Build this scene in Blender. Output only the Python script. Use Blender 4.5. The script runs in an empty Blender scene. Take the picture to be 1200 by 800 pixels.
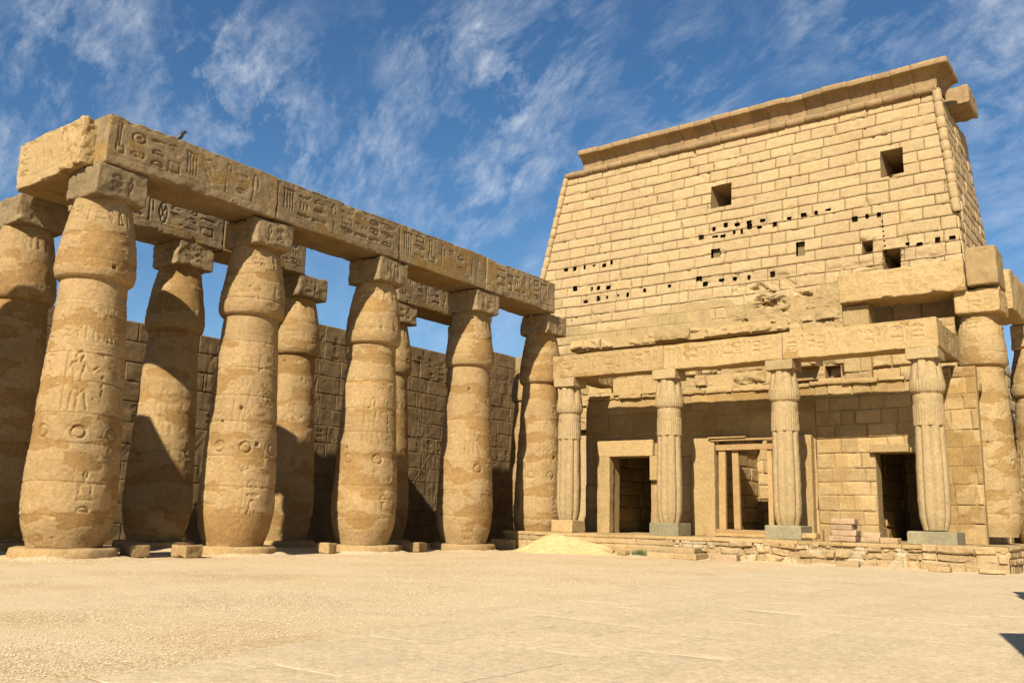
import bpy, math, numpy as np
from mathutils import Matrix, Vector
rng = np.random.RandomState(7)
scn = bpy.context.scene
COL = scn.collection

# ------------------------------------------------------------------ camera
FOC, PITCH, ROLL, YAW = 1069.85, 0.1914, 0.0249, 0.6504
fw = Vector((-math.sin(YAW)*math.cos(PITCH), math.cos(YAW)*math.cos(PITCH), math.sin(PITCH)))
rt = Vector((math.cos(YAW), math.sin(YAW), 0)); up = rt.cross(fw)
r2 = rt*math.cos(ROLL)+up*math.sin(ROLL); u2 = -rt*math.sin(ROLL)+up*math.cos(ROLL)
cd = bpy.data.cameras.new('camera'); cam = bpy.data.objects.new('camera', cd); COL.objects.link(cam)
cd.sensor_fit = 'HORIZONTAL'; cd.sensor_width = 36.0; cd.lens = 36.0*FOC/1200.0
cd.clip_start = 0.1; cd.clip_end = 3000
M = Matrix.Identity(4)
for i in range(3):
    M[i][0] = r2[i]; M[i][1] = u2[i]; M[i][2] = -fw[i]
M[0][3], M[1][3], M[2][3] = 0, 0, 1.6
cam.matrix_world = M; scn.camera = cam
scn.cycles.diffuse_bounces = 2

# ------------------------------------------------------------------ sky, sun, exposure
SUN = Vector((0.27, -1.0, 0.79)).normalized()
scn.view_settings.view_transform = 'Standard'; scn.view_settings.look = 'None'
scn.view_settings.gamma = 1.0; scn.view_settings.exposure = 0.80
sd = bpy.data.lights.new('sun', 'SUN'); sd.energy = 5.0; sd.angle = math.radians(0.53); sd.color = (1.0, 0.93, 0.80)
so = bpy.data.objects.new('sun', sd); COL.objects.link(so)
so.rotation_euler = SUN.to_track_quat('Z', 'Y').to_euler()
world = bpy.data.worlds.new('World'); scn.world = world; world.use_nodes = True
nt = world.node_tree; nt.nodes.clear()
def N(nt, t, **k):
    n = nt.nodes.new(t)
    for a, b in k.items():
        if a == 'ins':
            for i, val in b.items(): n.inputs[i].default_value = val
        else: setattr(n, a, b)
    return n
def MATH(nt, op, a, b=None, c=None, clamp=False):
    n = nt.nodes.new('ShaderNodeMath'); n.operation = op; n.use_clamp = clamp
    for i, x in enumerate((a, b, c)):
        if x is None: continue
        if isinstance(x, (int, float)): n.inputs[i].default_value = x
        else: nt.links.new(x, n.inputs[i])
    return n.outputs[0]
sky = N(nt, 'ShaderNodeTexSky', sky_type='NISHITA', sun_disc=False, altitude=80, air_density=1.0, dust_density=0.35, ozone_density=2.6)
sky.sun_elevation = math.asin(SUN.z); sky.sun_rotation = math.atan2(SUN.x, SUN.y)
tc = N(nt, 'ShaderNodeTexCoord')
warp = N(nt, 'ShaderNodeTexNoise', ins={'Scale': 3.5, 'Detail': 4.0})
nt.links.new(tc.outputs['Generated'], warp.inputs['Vector'])
wv = N(nt, 'ShaderNodeVectorMath', operation='MULTIPLY_ADD'); nt.links.new(warp.outputs['Color'], wv.inputs[0])
wv.inputs[1].default_value = (0.16, 0.16, 0.16); nt.links.new(tc.outputs['Generated'], wv.inputs[2])
mp = N(nt, 'ShaderNodeMapping'); mp.inputs['Rotation'].default_value = (0.5, -0.75, 0.35); mp.inputs['Scale'].default_value = (1.5, 5.6, 3.2)
wv2 = N(nt, 'ShaderNodeVectorMath', operation='MULTIPLY_ADD'); nt.links.new(warp.outputs['Color'], wv2.inputs[0])
wv2.inputs[1].default_value = (0.09, 0.09, 0.09); nt.links.new(tc.outputs['Generated'], wv2.inputs[2]); nt.links.new(wv2.outputs[0], mp.inputs['Vector'])
n1 = N(nt, 'ShaderNodeTexNoise', ins={'Scale': 3.6, 'Detail': 12.0, 'Roughness': 0.68, 'Distortion': 0.12}); nt.links.new(mp.outputs[0], n1.inputs['Vector'])
# thin cirrus patches: (direction, reach, weight)
blobs = [((-.759,.514,.40),.075,1.0), ((-.735,.560,.372),.06,.9), ((-.810,.375,.45),.06,.85), ((-.838,.371,.400),.05,.8), ((-.818,.411,.402),.04,.8),
         ((-.877,.360,.319),.07,.6), ((-.672,.636,.381),.05,.85), ((-.896,.390,.212),.06,.55), ((-.542,.701,.463),.085,.95), ((-.568,.723,.392),.06,.9),
         ((-.595,.653,.468),.07,.6), ((-.502,.705,.501),.06,.6), ((-.415,.80,.437),.055,.8), ((-.288,.829,.48),.05,.55), ((-.227,.848,.479),.05,.8),
         ((-.15,.87,.46),.05,.85), ((-.198,.88,.431),.05,.65), ((-.12,.898,.424),.06,.8), ((-.10,.93,.34),.08,.85), ((-.484,.778,.401),.05,.55),
         ((-.739,.472,.481),.04,.6), ((-.636,.648,.419),.05,.5), ((-.518,.764,.385),.05,.7), ((-.59,.72,.35),.07,.7), ((-.62,.72,.30),.1,.45)]
mask = None
for (d, w, a) in blobs:
    d = Vector(d).normalized()
    dn = N(nt, 'ShaderNodeVectorMath', operation='DISTANCE'); nt.links.new(wv.outputs[0], dn.inputs[0]); dn.inputs[1].default_value = (d.x+.08, d.y+.08, d.z+.08)
    q = MATH(nt, 'MULTIPLY', dn.outputs['Value'], 1.0/(w*1.25)); q = MATH(nt, 'MULTIPLY', q, q); q = MATH(nt, 'MULTIPLY', q, -1.0)
    e = MATH(nt, 'MULTIPLY', MATH(nt, 'EXPONENT', q), a)
    mask = e if mask is None else MATH(nt, 'MAXIMUM', mask, e)
base = N(nt, 'ShaderNodeMapRange', ins={'From Min': 0.45, 'From Max': 0.80, 'To Min': 0.0, 'To Max': 1.0}); nt.links.new(n1.outputs['Fac'], base.inputs['Value'])
fib = N(nt, 'ShaderNodeTexNoise', ins={'Scale': 9.0, 'Detail': 8.0, 'Roughness': 0.7, 'Distortion': 0.2}); nt.links.new(mp.outputs[0], fib.inputs['Vector'])
fb = N(nt, 'ShaderNodeMapRange', ins={'From Min': 0.36, 'From Max': 0.66, 'To Min': 0.35, 'To Max': 1.25}); nt.links.new(fib.outputs['Fac'], fb.inputs['Value'])
cl = MATH(nt, 'MULTIPLY', MATH(nt, 'MULTIPLY', base.outputs[0], fb.outputs[0]), MATH(nt, 'MULTIPLY_ADD', mask, 1.0, 0.03))
cl = MATH(nt, 'MULTIPLY', cl, 1.0, clamp=True)
hue = N(nt, 'ShaderNodeHueSaturation', ins={'Hue': 0.499, 'Saturation': 1.22, 'Value': 1.0}); nt.links.new(sky.outputs[0], hue.inputs['Color'])
mx = N(nt, 'ShaderNodeMix', data_type='RGBA'); nt.links.new(cl, mx.inputs[0]); nt.links.new(hue.outputs[0], mx.inputs[6]); mx.inputs[7].default_value = (8.6, 8.9, 9.3, 1)
bg = N(nt, 'ShaderNodeBackground', ins={'Strength': 0.063}); nt.links.new(mx.outputs[2], bg.inputs['Color'])
wo = N(nt, 'ShaderNodeOutputWorld'); nt.links.new(bg.outputs[0], wo.inputs['Surface'])

# ------------------------------------------------------------------ noise (vectorised gradient-free value noise)
_T = rng.rand(32, 32, 32).astype(np.float32)*2-1
def vn(P):
    P = np.asarray(P, np.float32); i = np.floor(P).astype(np.int32); f = P-i; f = f*f*(3-2*f); i &= 31; j = (i+1) & 31
    x0, y0, z0 = i[..., 0], i[..., 1], i[..., 2]; x1, y1, z1 = j[..., 0], j[..., 1], j[..., 2]; fx, fy, fz = f[..., 0], f[..., 1], f[..., 2]
    a = _T[x0, y0, z0]*(1-fx)+_T[x1, y0, z0]*fx; b = _T[x0, y1, z0]*(1-fx)+_T[x1, y1, z0]*fx
    c = _T[x0, y0, z1]*(1-fx)+_T[x1, y0, z1]*fx; d = _T[x0, y1, z1]*(1-fx)+_T[x1, y1, z1]*fx
    return (a*(1-fy)+b*fy)*(1-fz)+(c*(1-fy)+d*fy)*fz
def fbm(P, s=1.0, o=4, off=0.0):
    P = np.asarray(P, np.float32)/s+off; r = 0; a = 1.0; t = 0
    for k in range(o): r = r+a*vn(P); t += a; a *= 0.55; P = P*2.03+7.1
    return r/t
def sst(x, a, b):
    t = np.clip((x-a)/(b-a), 0, 1); return t*t*(3-2*t)

# ------------------------------------------------------------------ mesh accumulation
class MB:
    def __init__(s): s.v = []; s.f = []; s.n = 0; s.at = {'patch': [], 'tint': []}; s.sm = []
    def add(s, V, F, patch=0.0, tint=0.0, smooth=True):
        V = np.asarray(V, np.float32).reshape(-1, 3); F = np.asarray(F, np.int64).reshape(-1, 4); m = len(V)
        s.v.append(V); s.f.append(F+s.n); s.n += m; s.sm.append(np.full(len(F), smooth))
        for k, x in (('patch', patch), ('tint', tint)):
            s.at[k].append(np.broadcast_to(np.asarray(x, np.float32).reshape(-1) if np.ndim(x) else np.float32(x), (m,)).copy())
    def build(s, name, mat, parent=None):
        V = np.concatenate(s.v); F = np.concatenate(s.f); sm = np.concatenate(s.sm)
        me = bpy.data.meshes.new(name); me.vertices.add(len(V)); me.vertices.foreach_set('co', V.ravel())
        me.loops.add(F.size); me.loops.foreach_set('vertex_index', F.ravel().astype(np.int32))
        me.polygons.add(len(F)); me.polygons.foreach_set('loop_start', np.arange(0, F.size, 4, dtype=np.int32))
        try: me.polygons.foreach_set('loop_total', np.full(len(F), 4, dtype=np.int32))
        except Exception: pass
        me.polygons.foreach_set('use_smooth', sm)
        for k in s.at:
            a = me.attributes.new(k, 'FLOAT', 'POINT'); a.data.foreach_set('value', np.concatenate(s.at[k]))
        me.update(calc_edges=True); me.validate(); me.materials.append(mat)
        ob = bpy.data.objects.new(name, me); COL.objects.link(ob)
        if parent is not None: ob.parent = parent; ob.matrix_parent_inverse = parent.matrix_world.inverted()
        return ob
def gridF(nu, nv, wrap=False):
    i, j = np.meshgrid(np.arange(nu if wrap else nu-1), np.arange(nv-1), indexing='ij'); i2 = (i+1) % nu
    return np.stack([i*nv+j, i2*nv+j, i2*nv+j+1, i*nv+j+1], -1).reshape(-1, 4)
def thing(name, label, cat, loc=(0, 0, 0), group=None):
    o = bpy.data.objects.new(name, None); COL.objects.link(o); o.location = loc; o.matrix_world = Matrix.Translation(loc)
    o['label'] = label; o['category'] = cat
    if group: o['group'] = group
    o['kind'] = 'thing'
    return o
def tag(o, label, cat, group=None):
    o['label'] = label; o['category'] = cat; o['kind'] = 'thing'
    if group: o['group'] = group
    return o
def struct(o, kind='structure'): o['kind'] = kind; return o

# ------------------------------------------------------------------ materials
ALB = 0.62
def stone(name, a, b, plaster=None, stain=0.35, stain_col=(.10, .065, .035), grain=1.0, rough=.9, scale=1.0, bump=.5, tv_=.15):
    m = bpy.data.materials.new(name); m.use_nodes = True; t = m.node_tree; L = t.links.new
    a, b = [tuple(x*ALB for x in q) for q in (a, b)]; plaster = plaster and tuple(x*ALB for x in plaster)
    bs = t.nodes['Principled BSDF']; bs.inputs['Roughness'].default_value = rough
    try: bs.inputs['Specular IOR Level'].default_value = 0.15
    except Exception: pass
    tc = N(t, 'ShaderNodeTexCoord')
    co = N(t, 'ShaderNodeNewGeometry').outputs['Position']
    def noise(s, d=6, r=.6, dist=0., stretch=None):
        n = N(t, 'ShaderNodeTexNoise', ins={'Scale': s*scale, 'Detail': d, 'Roughness': r, 'Distortion': dist})
        if stretch:
            q = N(t, 'ShaderNodeMapping'); q.inputs['Scale'].default_value = stretch; L(co, q.inputs['Vector']); L(q.outputs[0], n.inputs['Vector'])
        else: L(co, n.inputs['Vector'])
        return n.outputs['Fac']
    def mix(f, x, y, mode='MIX'):
        n = N(t, 'ShaderNodeMix', data_type='RGBA', blend_type=mode)
        if isinstance(f, float): n.inputs[0].default_value = f
        else: L(f, n.inputs[0])
        for i, c in ((6, x), (7, y)):
            if isinstance(c, tuple): n.inputs[i].default_value = (*c, 1)
            else: L(c, n.inputs[i])
        return n.outputs[2]
    def mr(f, lo, hi, a0=0., a1=1.):
        n = N(t, 'ShaderNodeMapRange', ins={'From Min': lo, 'From Max': hi, 'To Min': a0, 'To Max': a1}); n.interpolation_type = 'SMOOTHSTEP'; L(f, n.inputs['Value']); return n.outputs[0]
    big = noise(.55, 5, .6); c = mix(mr(big, .3, .7), a, b)
    c = mix(mr(noise(2.3, 7, .7, .4), .35, .75, 0., .55), c, tuple(x*1.22 for x in a))
    at = N(t, 'ShaderNodeAttribute', attribute_name='tint')
    if plaster:
        ap = N(t, 'ShaderNodeAttribute', attribute_name='patch')
        pl = mix(mr(noise(1.6, 5, .6), .3, .7), plaster, tuple(x*.82 for x in plaster))
        c = mix(mr(ap.outputs['Fac'], .3, .7), c, pl)
    # weather stains: blotches and vertical streaks
    st = MATH(t, 'MULTIPLY', mr(noise(.9, 8, .68, .6), .50, .72), stain)
    c = mix(st, c, stain_col)
    st2 = MATH(t, 'MULTIPLY', mr(noise(3.0, 6, .6, 0, (1, 1, .12)), .54, .75), stain*.55)
    c = mix(st2, c, stain_col)
    sp = mr(noise(38, 3, .7), .30, .70, .82, 1.15)
    sp = MATH(t, 'MULTIPLY', sp, mr(noise(9, 6, .75), .28, .72, .80, 1.15))
    tv = MATH(t, 'MULTIPLY_ADD', at.outputs['Fac'], tv_, 1.0); sp = MATH(t, 'MULTIPLY', sp, tv)
    vm = N(t, 'ShaderNodeVectorMath', operation='SCALE'); L(c, vm.inputs[0]); L(sp, vm.inputs['Scale'])
    L(vm.outputs[0], bs.inputs['Base Color'])
    h = MATH(t, 'ADD', MATH(t, 'MULTIPLY', noise(15, 6, .75), .022*grain), MATH(t, 'MULTIPLY', noise(5, 8, .74), .040*grain)); h = MATH(t, 'ADD', h, MATH(t, 'MULTIPLY', noise(34, 4, .7), .008*grain))
    bp = N(t, 'ShaderNodeBump', ins={'Strength': bump, 'Distance': 1.0}); L(h, bp.inputs['Height']); L(bp.outputs[0], bs.inputs['Normal'])
    return m
def plain(name, c, rough=.8, var=.15, sc=6.0, bump=.2):
    m = bpy.data.materials.new(name); m.use_nodes = True; t = m.node_tree; L = t.links.new
    bs = t.nodes['Principled BSDF']; bs.inputs['Roughness'].default_value = rough
    n = N(t, 'ShaderNodeTexNoise', ins={'Scale': sc, 'Detail': 6.0, 'Roughness': .65}); L(N(t, 'ShaderNodeNewGeometry').outputs['Position'], n.inputs['Vector'])
    mr = N(t, 'ShaderNodeMapRange', ins={'From Min': .3, 'From Max': .7, 'To Min': 1-var, 'To Max': 1+var}); L(n.outputs['Fac'], mr.inputs['Value'])
    vm = N(t, 'ShaderNodeVectorMath', operation='SCALE'); vm.inputs[0].default_value = c; L(mr.outputs[0], vm.inputs['Scale']); L(vm.outputs[0], bs.inputs['Base Color'])
    bp = N(t, 'ShaderNodeBump', ins={'Strength': bump, 'Distance': .02}); L(n.outputs['Fac'], bp.inputs['Height']); L(bp.outputs[0], bs.inputs['Normal'])
    return m
S_COL = stone('column_sandstone', (.55, .365, .165), (.48, .31, .125), plaster=(.50, .295, .105), stain=.34, stain_col=(.24, .14, .06), grain=1.3, bump=.7)
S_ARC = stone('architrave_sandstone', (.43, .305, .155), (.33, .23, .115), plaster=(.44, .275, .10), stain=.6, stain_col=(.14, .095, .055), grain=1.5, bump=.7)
S_PYL = stone('pylon_sandstone', (.61, .43, .215), (.56, .385, .185), plaster=(.56, .39, .175), stain=.26, stain_col=(.27, .18, .09), tv_=.07, grain=1.3)
S_COR = stone('cornice_sandstone', (.47, .31, .15), (.36, .235, .11), stain=.5, stain_col=(.15, .095, .05))
S_SHR = stone('shrine_sandstone', (.56, .385, .175), (.50, .33, .135), plaster=(.50, .31, .11), stain=.2, stain_col=(.24, .14, .06))
S_FLU = stone('papyrus_column_stone', (.54, .385, .19), (.49, .34, .155), stain=.15, stain_col=(.25, .155, .08))
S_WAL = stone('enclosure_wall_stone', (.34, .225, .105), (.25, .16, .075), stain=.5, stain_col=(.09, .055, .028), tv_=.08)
S_RUB = stone('rubble_stone', (.60, .42, .21), (.50, .33, .15), plaster=(.68, .53, .31), stain=.3, stain_col=(.18, .10, .05))
S_PNK = stone('pinkish_sandstone', (.56, .38, .22), (.48, .31, .17), stain=.25)
S_GRN = stone('granite', (.40, .335, .19), (.31, .26, .15), stain=.4, stain_col=(.09, .085, .06))
S_PAV = stone('paving_stone', (.81, .62, .375), (.76, .575, .34), stain=.08, tv_=.06, stain_col=(.36, .24, .12), grain=.35)
WOOD = stone('pale_timber', (.58, .37, .16), (.48, .29, .11), stain=.2, grain=.3, scale=2.)
FEATH = plain('dark_feathers', (.03, .032, .04), .5)
GRASS = plain('green_grass', (.10, .125, .035), .7, .4, 20)
SANDY = plain('yellow_sand', (.47, .335, .14), .95, .10, 3.0, .6)

# ------------------------------------------------------------------ carved signs (height maps)
def arc(cx, cy, rx, ry, a0=0, a1=360, n=14):
    a = np.radians(np.linspace(a0, a1, n)); return np.stack([cx+rx*np.cos(a), cy+ry*np.sin(a)], 1).tolist()
SG = {
 'disc': [arc(.5, .5, .42, .42, n=20)], 'sun': [arc(.5, .5, .42, .42, n=20), arc(.5, .5, .10, .10)],
 'loaf': [arc(.5, .25, .42, .5, 0, 180)+[[.92, .25]]], 'water': [[[0, .4], [.1, .6], [.2, .4], [.3, .6], [.4, .4], [.5, .6], [.6, .4], [.7, .6], [.8, .4], [.9, .6], [1, .4]]],
 'reed': [[[.4, 0], [.4, .3], [.3, .6], [.45, 1], [.62, .75], [.5, .3], [.4, .3]]],
 'reeds': [[[.2, 0], [.2, .35], [.1, .65], [.25, 1], [.42, .75], [.3, .35], [.2, .35]], [[.7, 0], [.7, .35], [.6, .65], [.75, 1], [.92, .75], [.8, .35], [.7, .35]]],
 'bird': [[[.05, .1], [.3, .35], [.25, .6], [.4, .85], [.55, .95], [.68, .85], [.8, .8], [.66, .74], [.7, .5], [.6, .35], [.45, .25], [.05, .1]], [[.45, .25], [.45, 0], [.6, 0]], [[.56, .3], [.58, 0], [.72, 0]]],
 'eye': [arc(.5, .5, .45, .2, 0, 180)+arc(.5, .5, .45, .2, 180, 360), arc(.5, .5, .13, .15)],
 'snake': [[[0, .3], [.2, .5], [.4, .3], [.6, .5], [.8, .35], [.9, .7], [1, .75], [.95, .6]]],
 'house': [[[.1, .1], [.1, .9], [.9, .9], [.9, .1]]], 'box': [[[.1, .1], [.1, .9], [.9, .9], [.9, .1], [.1, .1]]],
 'basket': [[[.05, .7], [.95, .7]], arc(.5, .7, .45, .5, 180, 360)], 'strokes': [[[.2, .1], [.2, .9]], [[.5, .1], [.5, .9]], [[.8, .1], [.8, .9]]],
 'ankh': [arc(.5, .75, .18, .22), [[.5, .53], [.5, 0]], [[.2, .45], [.8, .45]]], 'cross': [arc(.5, .5, .42, .42, n=20), [[.2, .2], [.8, .8]], [[.8, .2], [.2, .8]]],
 'cloth': [[[.35, 0], [.35, .9], [.5, 1], [.65, .9], [.65, .5]]], 'foot': [[[.3, 1], [.3, .1], [.85, .1], [.85, .25], [.5, .3], [.5, 1]]],
 'slab': [[[0, .4], [1, .4], [1, .6], [0, .6], [0, .4]]], 'hook': [[[.3, 0], [.3, .8], [.5, 1], [.7, .8]]], 'comb': [[[.1, .9], [.9, .9]], [[.2, .9], [.2, .2]], [[.4, .9], [.4, .2]], [[.6, .9], [.6, .2]], [[.8, .9], [.8, .2]]],
 'wing': [[[0, .8], [.5, .9], [1, .5]], [[.1, .7], [.6, .1]], [[.3, .75], [.8, .2]]], 'seated': [[[.2, 0], [.85, 0], [.8, .3], [.55, .35], [.6, .65], [.5, .7], [.6, .8], [.5, 1], [.35, .9], [.38, .7], [.25, .5], [.2, 0]]],
}
KEYS = [k for k in SG]; SMALL = ['loaf', 'strokes', 'slab', 'water', 'basket', 'sun', 'box', 'snake', 'eye', 'wing', 'loaf', 'slab']; TALL = ['reed', 'reeds', 'cloth', 'foot', 'bird', 'seated', 'ankh', 'house', 'cross', 'wing', 'hook', 'comb']
FIG = [[[.35, 0], [.42, .45], [.38, .62], [.30, .78], [.42, .80], [.45, .84], [.40, .88], [.42, .95], [.52, 1.0], [.60, .93], [.56, .86], [.52, .81], [.66, .78], [.60, .62], [.58, .48], [.70, .30], [.78, 0]],
       [[.66, .78], [.85, .66], [.98, .74]], [[.30, .78], [.20, .60], [.24, .42]], [[.40, .50], [.68, .36], [.52, .20], [.40, .38], [.40, .50]], [[.53, .45], [.55, .22], [.52, 0]], [[.18, 0], [.18, .95]]]
class HM:
    def __init__(s, W, H, res=.02, wrap=False): s.res = res; s.W, s.H = W, H; s.wrap = wrap; s.a = np.zeros((int(W/res)+2, int(H/res)+2), np.float32)
    def stroke(s, lines, x, y, w, h, t=.035, d=.03):
        for ln in lines:
            p = np.array(ln)*[w, h]+[x, y]
            for a, b in zip(p[:-1], p[1:]):
                lo = np.floor((np.minimum(a, b)-t*1.6)/s.res).astype(int); hi = np.ceil((np.maximum(a, b)+t*1.6)/s.res).astype(int)+1
                lo = np.maximum(lo, 0); hi = np.minimum(hi, s.a.shape)
                if (hi <= lo).any(): continue
                X, Y = np.meshgrid(np.arange(lo[0], hi[0])*s.res, np.arange(lo[1], hi[1])*s.res, indexing='ij')
                ab = b-a; L2 = max(ab@ab, 1e-9); tt = np.clip(((X-a[0])*ab[0]+(Y-a[1])*ab[1])/L2, 0, 1)
                dd = np.hypot(X-a[0]-tt*ab[0], Y-a[1]-tt*ab[1]); g = -d*(1-sst(dd, t*.35, t))
                sl = s.a[lo[0]:hi[0], lo[1]:hi[1]]; np.minimum(sl, g, out=sl)
    def sign(s, k, x, y, w, h, **kw): s.stroke(SG[k], x, y, w, h, **kw)
    def row(s, x0, x1, y, h, r, **kw):
        x = x0
        while x < x1-h*.5:
            if r.rand() < .5:
                w = h*r.uniform(.38, .62); s.sign(TALL[r.randint(len(TALL))], x, y, w, h*.95, **kw)
            else:
                w = h*r.uniform(.42, .72); n = 2 if r.rand() < .4 else 3
                for q in range(n): s.sign(SMALL[r.randint(len(SMALL))], x+w*.05, y+q*h/n+.02, w*.9, h/n*.72, **kw)
            x += w+h*r.uniform(.04, .12)
    def column(s, x, w, y0, y1, r, **kw):
        y = y1
        while y > y0+w*.4:
            h = w*r.uniform(.45, 1.0); h = min(h, y-y0)
            k = TALL[r.randint(len(TALL))] if h > w*.75 else SMALL[r.randint(len(SMALL))]
            s.sign(k, x+w*.1, y-h*.92, w*.8, h*.85, **kw); y -= h
    def at(s, x, y):
        x = np.asarray(x); y = np.asarray(y)
        if s.wrap: x = np.mod(x, s.W)
        i = np.clip(x/s.res, 0, s.a.shape[0]-1.01); j = np.clip(y/s.res, 0, s.a.shape[1]-1.01); i0 = i.astype(int); j0 = j.astype(int); fi = i-i0; fj = j-j0; A = s.a
        return (A[i0, j0]*(1-fi)+A[i0+1, j0]*fi)*(1-fj)+(A[i0, j0+1]*(1-fi)+A[i0+1, j0+1]*fi)*fj

# ------------------------------------------------------------------ stone block: rounded, chipped, optionally carved
def block(mb, c, size, rot=0.0, r=.04, amp=.02, res=.08, seed=0., hm=None, chip=.10, patch=None, tint=None, taper=None, big=0.):
    c = np.array(c, float); s = np.array(size, float)/2; R = np.array([[math.cos(rot), -math.sin(rot), 0], [math.sin(rot), math.cos(rot), 0], [0, 0, 1]])
    tn = rng.uniform(-1, 1) if tint is None else tint
    for ax in range(3):
        for sg in (-1, 1):
            a, b = [(1, 2), (2, 0), (0, 1)][ax]
            ra = rb = res
            if isinstance(res, tuple): ra = rb = res[0] if (hm and (ax, sg) in hm) else res[1]
            def axis(h, rs):
                n = max(3, int(2*h/rs)+1); t = np.linspace(-h, h, n)
                e = np.array([.25, .6])*min(rs, h*.3); return np.unique(np.concatenate([t, -h+e, h-e]))
            A, B = axis(s[a], ra), axis(s[b], rb)
            GA, GB = np.meshgrid(A, B, indexing='ij'); P = np.zeros(GA.shape+(3,)); P[..., a] = GA; P[..., b] = GB; P[..., ax] = sg*s[ax]
            W = P+c+seed*3.7
            ch = r+chip*np.clip(fbm(W, .55, 4)*1.6-.15, 0, 1)
            rr = np.minimum(ch, s.min()*.8)[..., None]; inner = np.clip(P, -(s-rr), s-rr); d = P-inner; ln = np.linalg.norm(d, axis=-1, keepdims=True)
            Q = inner+d/np.maximum(ln, 1e-6)*np.minimum(rr, ln)
            pm = 0.
            if patch is not None: pm = patch(P, W)
            k = 1-.75*pm
            dv = np.stack([fbm(W, .35, 4, 3.1), fbm(W, .35, 4, 17.3), fbm(W, .35, 4, 29.9)], -1)*amp*(k[..., None] if np.ndim(k) else k)
            if big: dv = dv+np.stack([fbm(W, 1.3, 3, 5.1), fbm(W, 1.3, 3, 11.3), fbm(W, 1.3, 3, 23.9)], -1)*big
            Q = Q+dv
            if hm and (ax, sg) in hm:
                h, ua, us, uo, wo_ = hm[(ax, sg)]
                u = us*P[..., ua]+s[ua]+uo; wv_ = P[..., 2]+s[2]+wo_
                Q[..., ax] += sg*h.at(u+.02*fbm(W, .3, 2), wv_+.02*fbm(W, .3, 2, 9.))*k*(.35+.65*sst(fbm(W, .8, 3, 77.), -.3, .15))
            if taper is not None: Q = taper(Q)
            Q = Q@R.T+c
            F = gridF(len(A), len(B));
            if sg < 0: F = F[:, ::-1]
            mb.add(Q, F, pm if np.ndim(pm) else pm, tn)

# ------------------------------------------------------------------ coursed masonry face
def masonry(mb, frame, urange, courses, blen=(1.2, 2.4), joint=.10, jw=.05, res=.16, rough=.03, step=.02, holes=(), top=None, hm=None, seed=1, thick=.8, patch=None, erode=None, chipf=1.0, solid=True, keep=None, warp=.05):
    r = np.random.RandomState(seed)
    for (w0, w1) in courses:
        a, b = urange((w0+w1)/2) if callable(urange) else urange
        us = [a]; u = a-r.uniform(0, blen[0]*.6)
        while True:
            u += r.uniform(*blen)
            if u >= b-blen[0]*.35: break
            if u > a+blen[0]*.3: us.append(u)
        us.append(b)
        for k in range(len(us)-1):
            u0, u1 = us[k], us[k+1]; o = r.uniform(-1, 1)*step; tn = r.uniform(-1, 1); cm = (u0+u1)/2; wm = (w0+w1)/2; rs2 = r.rand()
            if top is not None and wm > top(cm): continue
            if keep is not None and not keep(cm, wm, r): continue
            def axis(p, q, cuts):
                L = q-p; e = np.array([0, .3, .7, 1.3])*jw; n = max(2, int(L/res)+1)
                t = np.unique(np.round(np.concatenate([p+e, q-e, np.linspace(p, q, n)[1:-1], [x for x in cuts if p < x < q]]), 4)); t = t[(t >= p-1e-6) & (t <= q+1e-6)]
                return t
            hs = [h for h in holes if h[0] < u1 and h[1] > u0 and h[2] < w1 and h[3] > w0]
            A = axis(u0, u1, [x for h in hs for x in h[:2]]); B = axis(w0, w1, [x for h in hs for x in h[2:4]])
            GA, GB = np.meshgrid(A, B, indexing='ij')
            S = np.stack([GA, GB, np.full_like(GA, seed*5.3)], -1)
            n1 = fbm(S, .45, 4); ds = np.minimum(np.minimum(GA-u0, u1-GA), np.minimum(GB-w0, w1-GB))
            pm = patch(GA, GB, S) if patch is not None else np.zeros_like(GA)
            chips = np.clip(fbm(S, .38, 3, 9.)*2.0-.55, 0, 1)*chipf*.12
            jd = joint*(.45+.55*np.clip(fbm(S, 1.7, 2, 4.)*2+.6, 0, 1))*(1-.85*pm)
            e = 1-sst(ds-chips*(1-pm)*.6, 0, jw*1.2)
            d = o*(1-pm)+rough*n1*(1-.6*pm)*(1-e)-jd*e
            cr = np.clip(fbm(S, .9, 4, 21.)*2.2-1.0, 0, 1); d = d-cr*.10*(1-pm)*(1-e)*chipf
            if erode is not None: d = d-erode(GA, GB, S)*(1-e*.5)
            if hm is not None: d = d+hm.at(GA, GB)*(1-e)*(1-pm)
            WW = np.stack([GA, GB, GA*0+seed*3.1], -1); V = frame(GA+warp*fbm(WW, 1.3, 3, 2.), GB+warp*fbm(WW, 1.6, 3, 12.), d); F = gridF(len(A), len(B))
            if hs:
                ca = (A[:-1]+A[1:])/2; cb = (B[:-1]+B[1:])/2; CA, CB = np.meshgrid(ca, cb, indexing='ij'); kp = np.ones_like(CA, bool)
                for h in hs: kp &= ~((CA > h[0]) & (CA < h[1]) & (CB > h[2]) & (CB < h[3]))
                F = F[kp.ravel()]
            mb.add(V, F, pm, tn)
            if solid and not hs: boxuv(mb, frame, u0, u1, w0, w1, -joint*.9, -thick, tn)
    for h in holes:
        if len(h) > 4 and h[4] < 1.9: recess(mb, frame, h[0], h[1], h[2], h[3], h[4])
def boxuv(mb, frame, u0, u1, w0, w1, d0, d1, tint=0.):
    U = np.array([u0, u1, u1, u0, u0, u1, u1, u0]); W = np.array([w0, w0, w1, w1, w0, w0, w1, w1]); D = np.array([d0]*4+[d1]*4)
    mb.add(frame(U, W, D), [[0, 1, 5, 4], [1, 2, 6, 5], [2, 3, 7, 6], [3, 0, 4, 7], [4, 5, 6, 7], [3, 2, 1, 0]], 0., tint, False)
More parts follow.
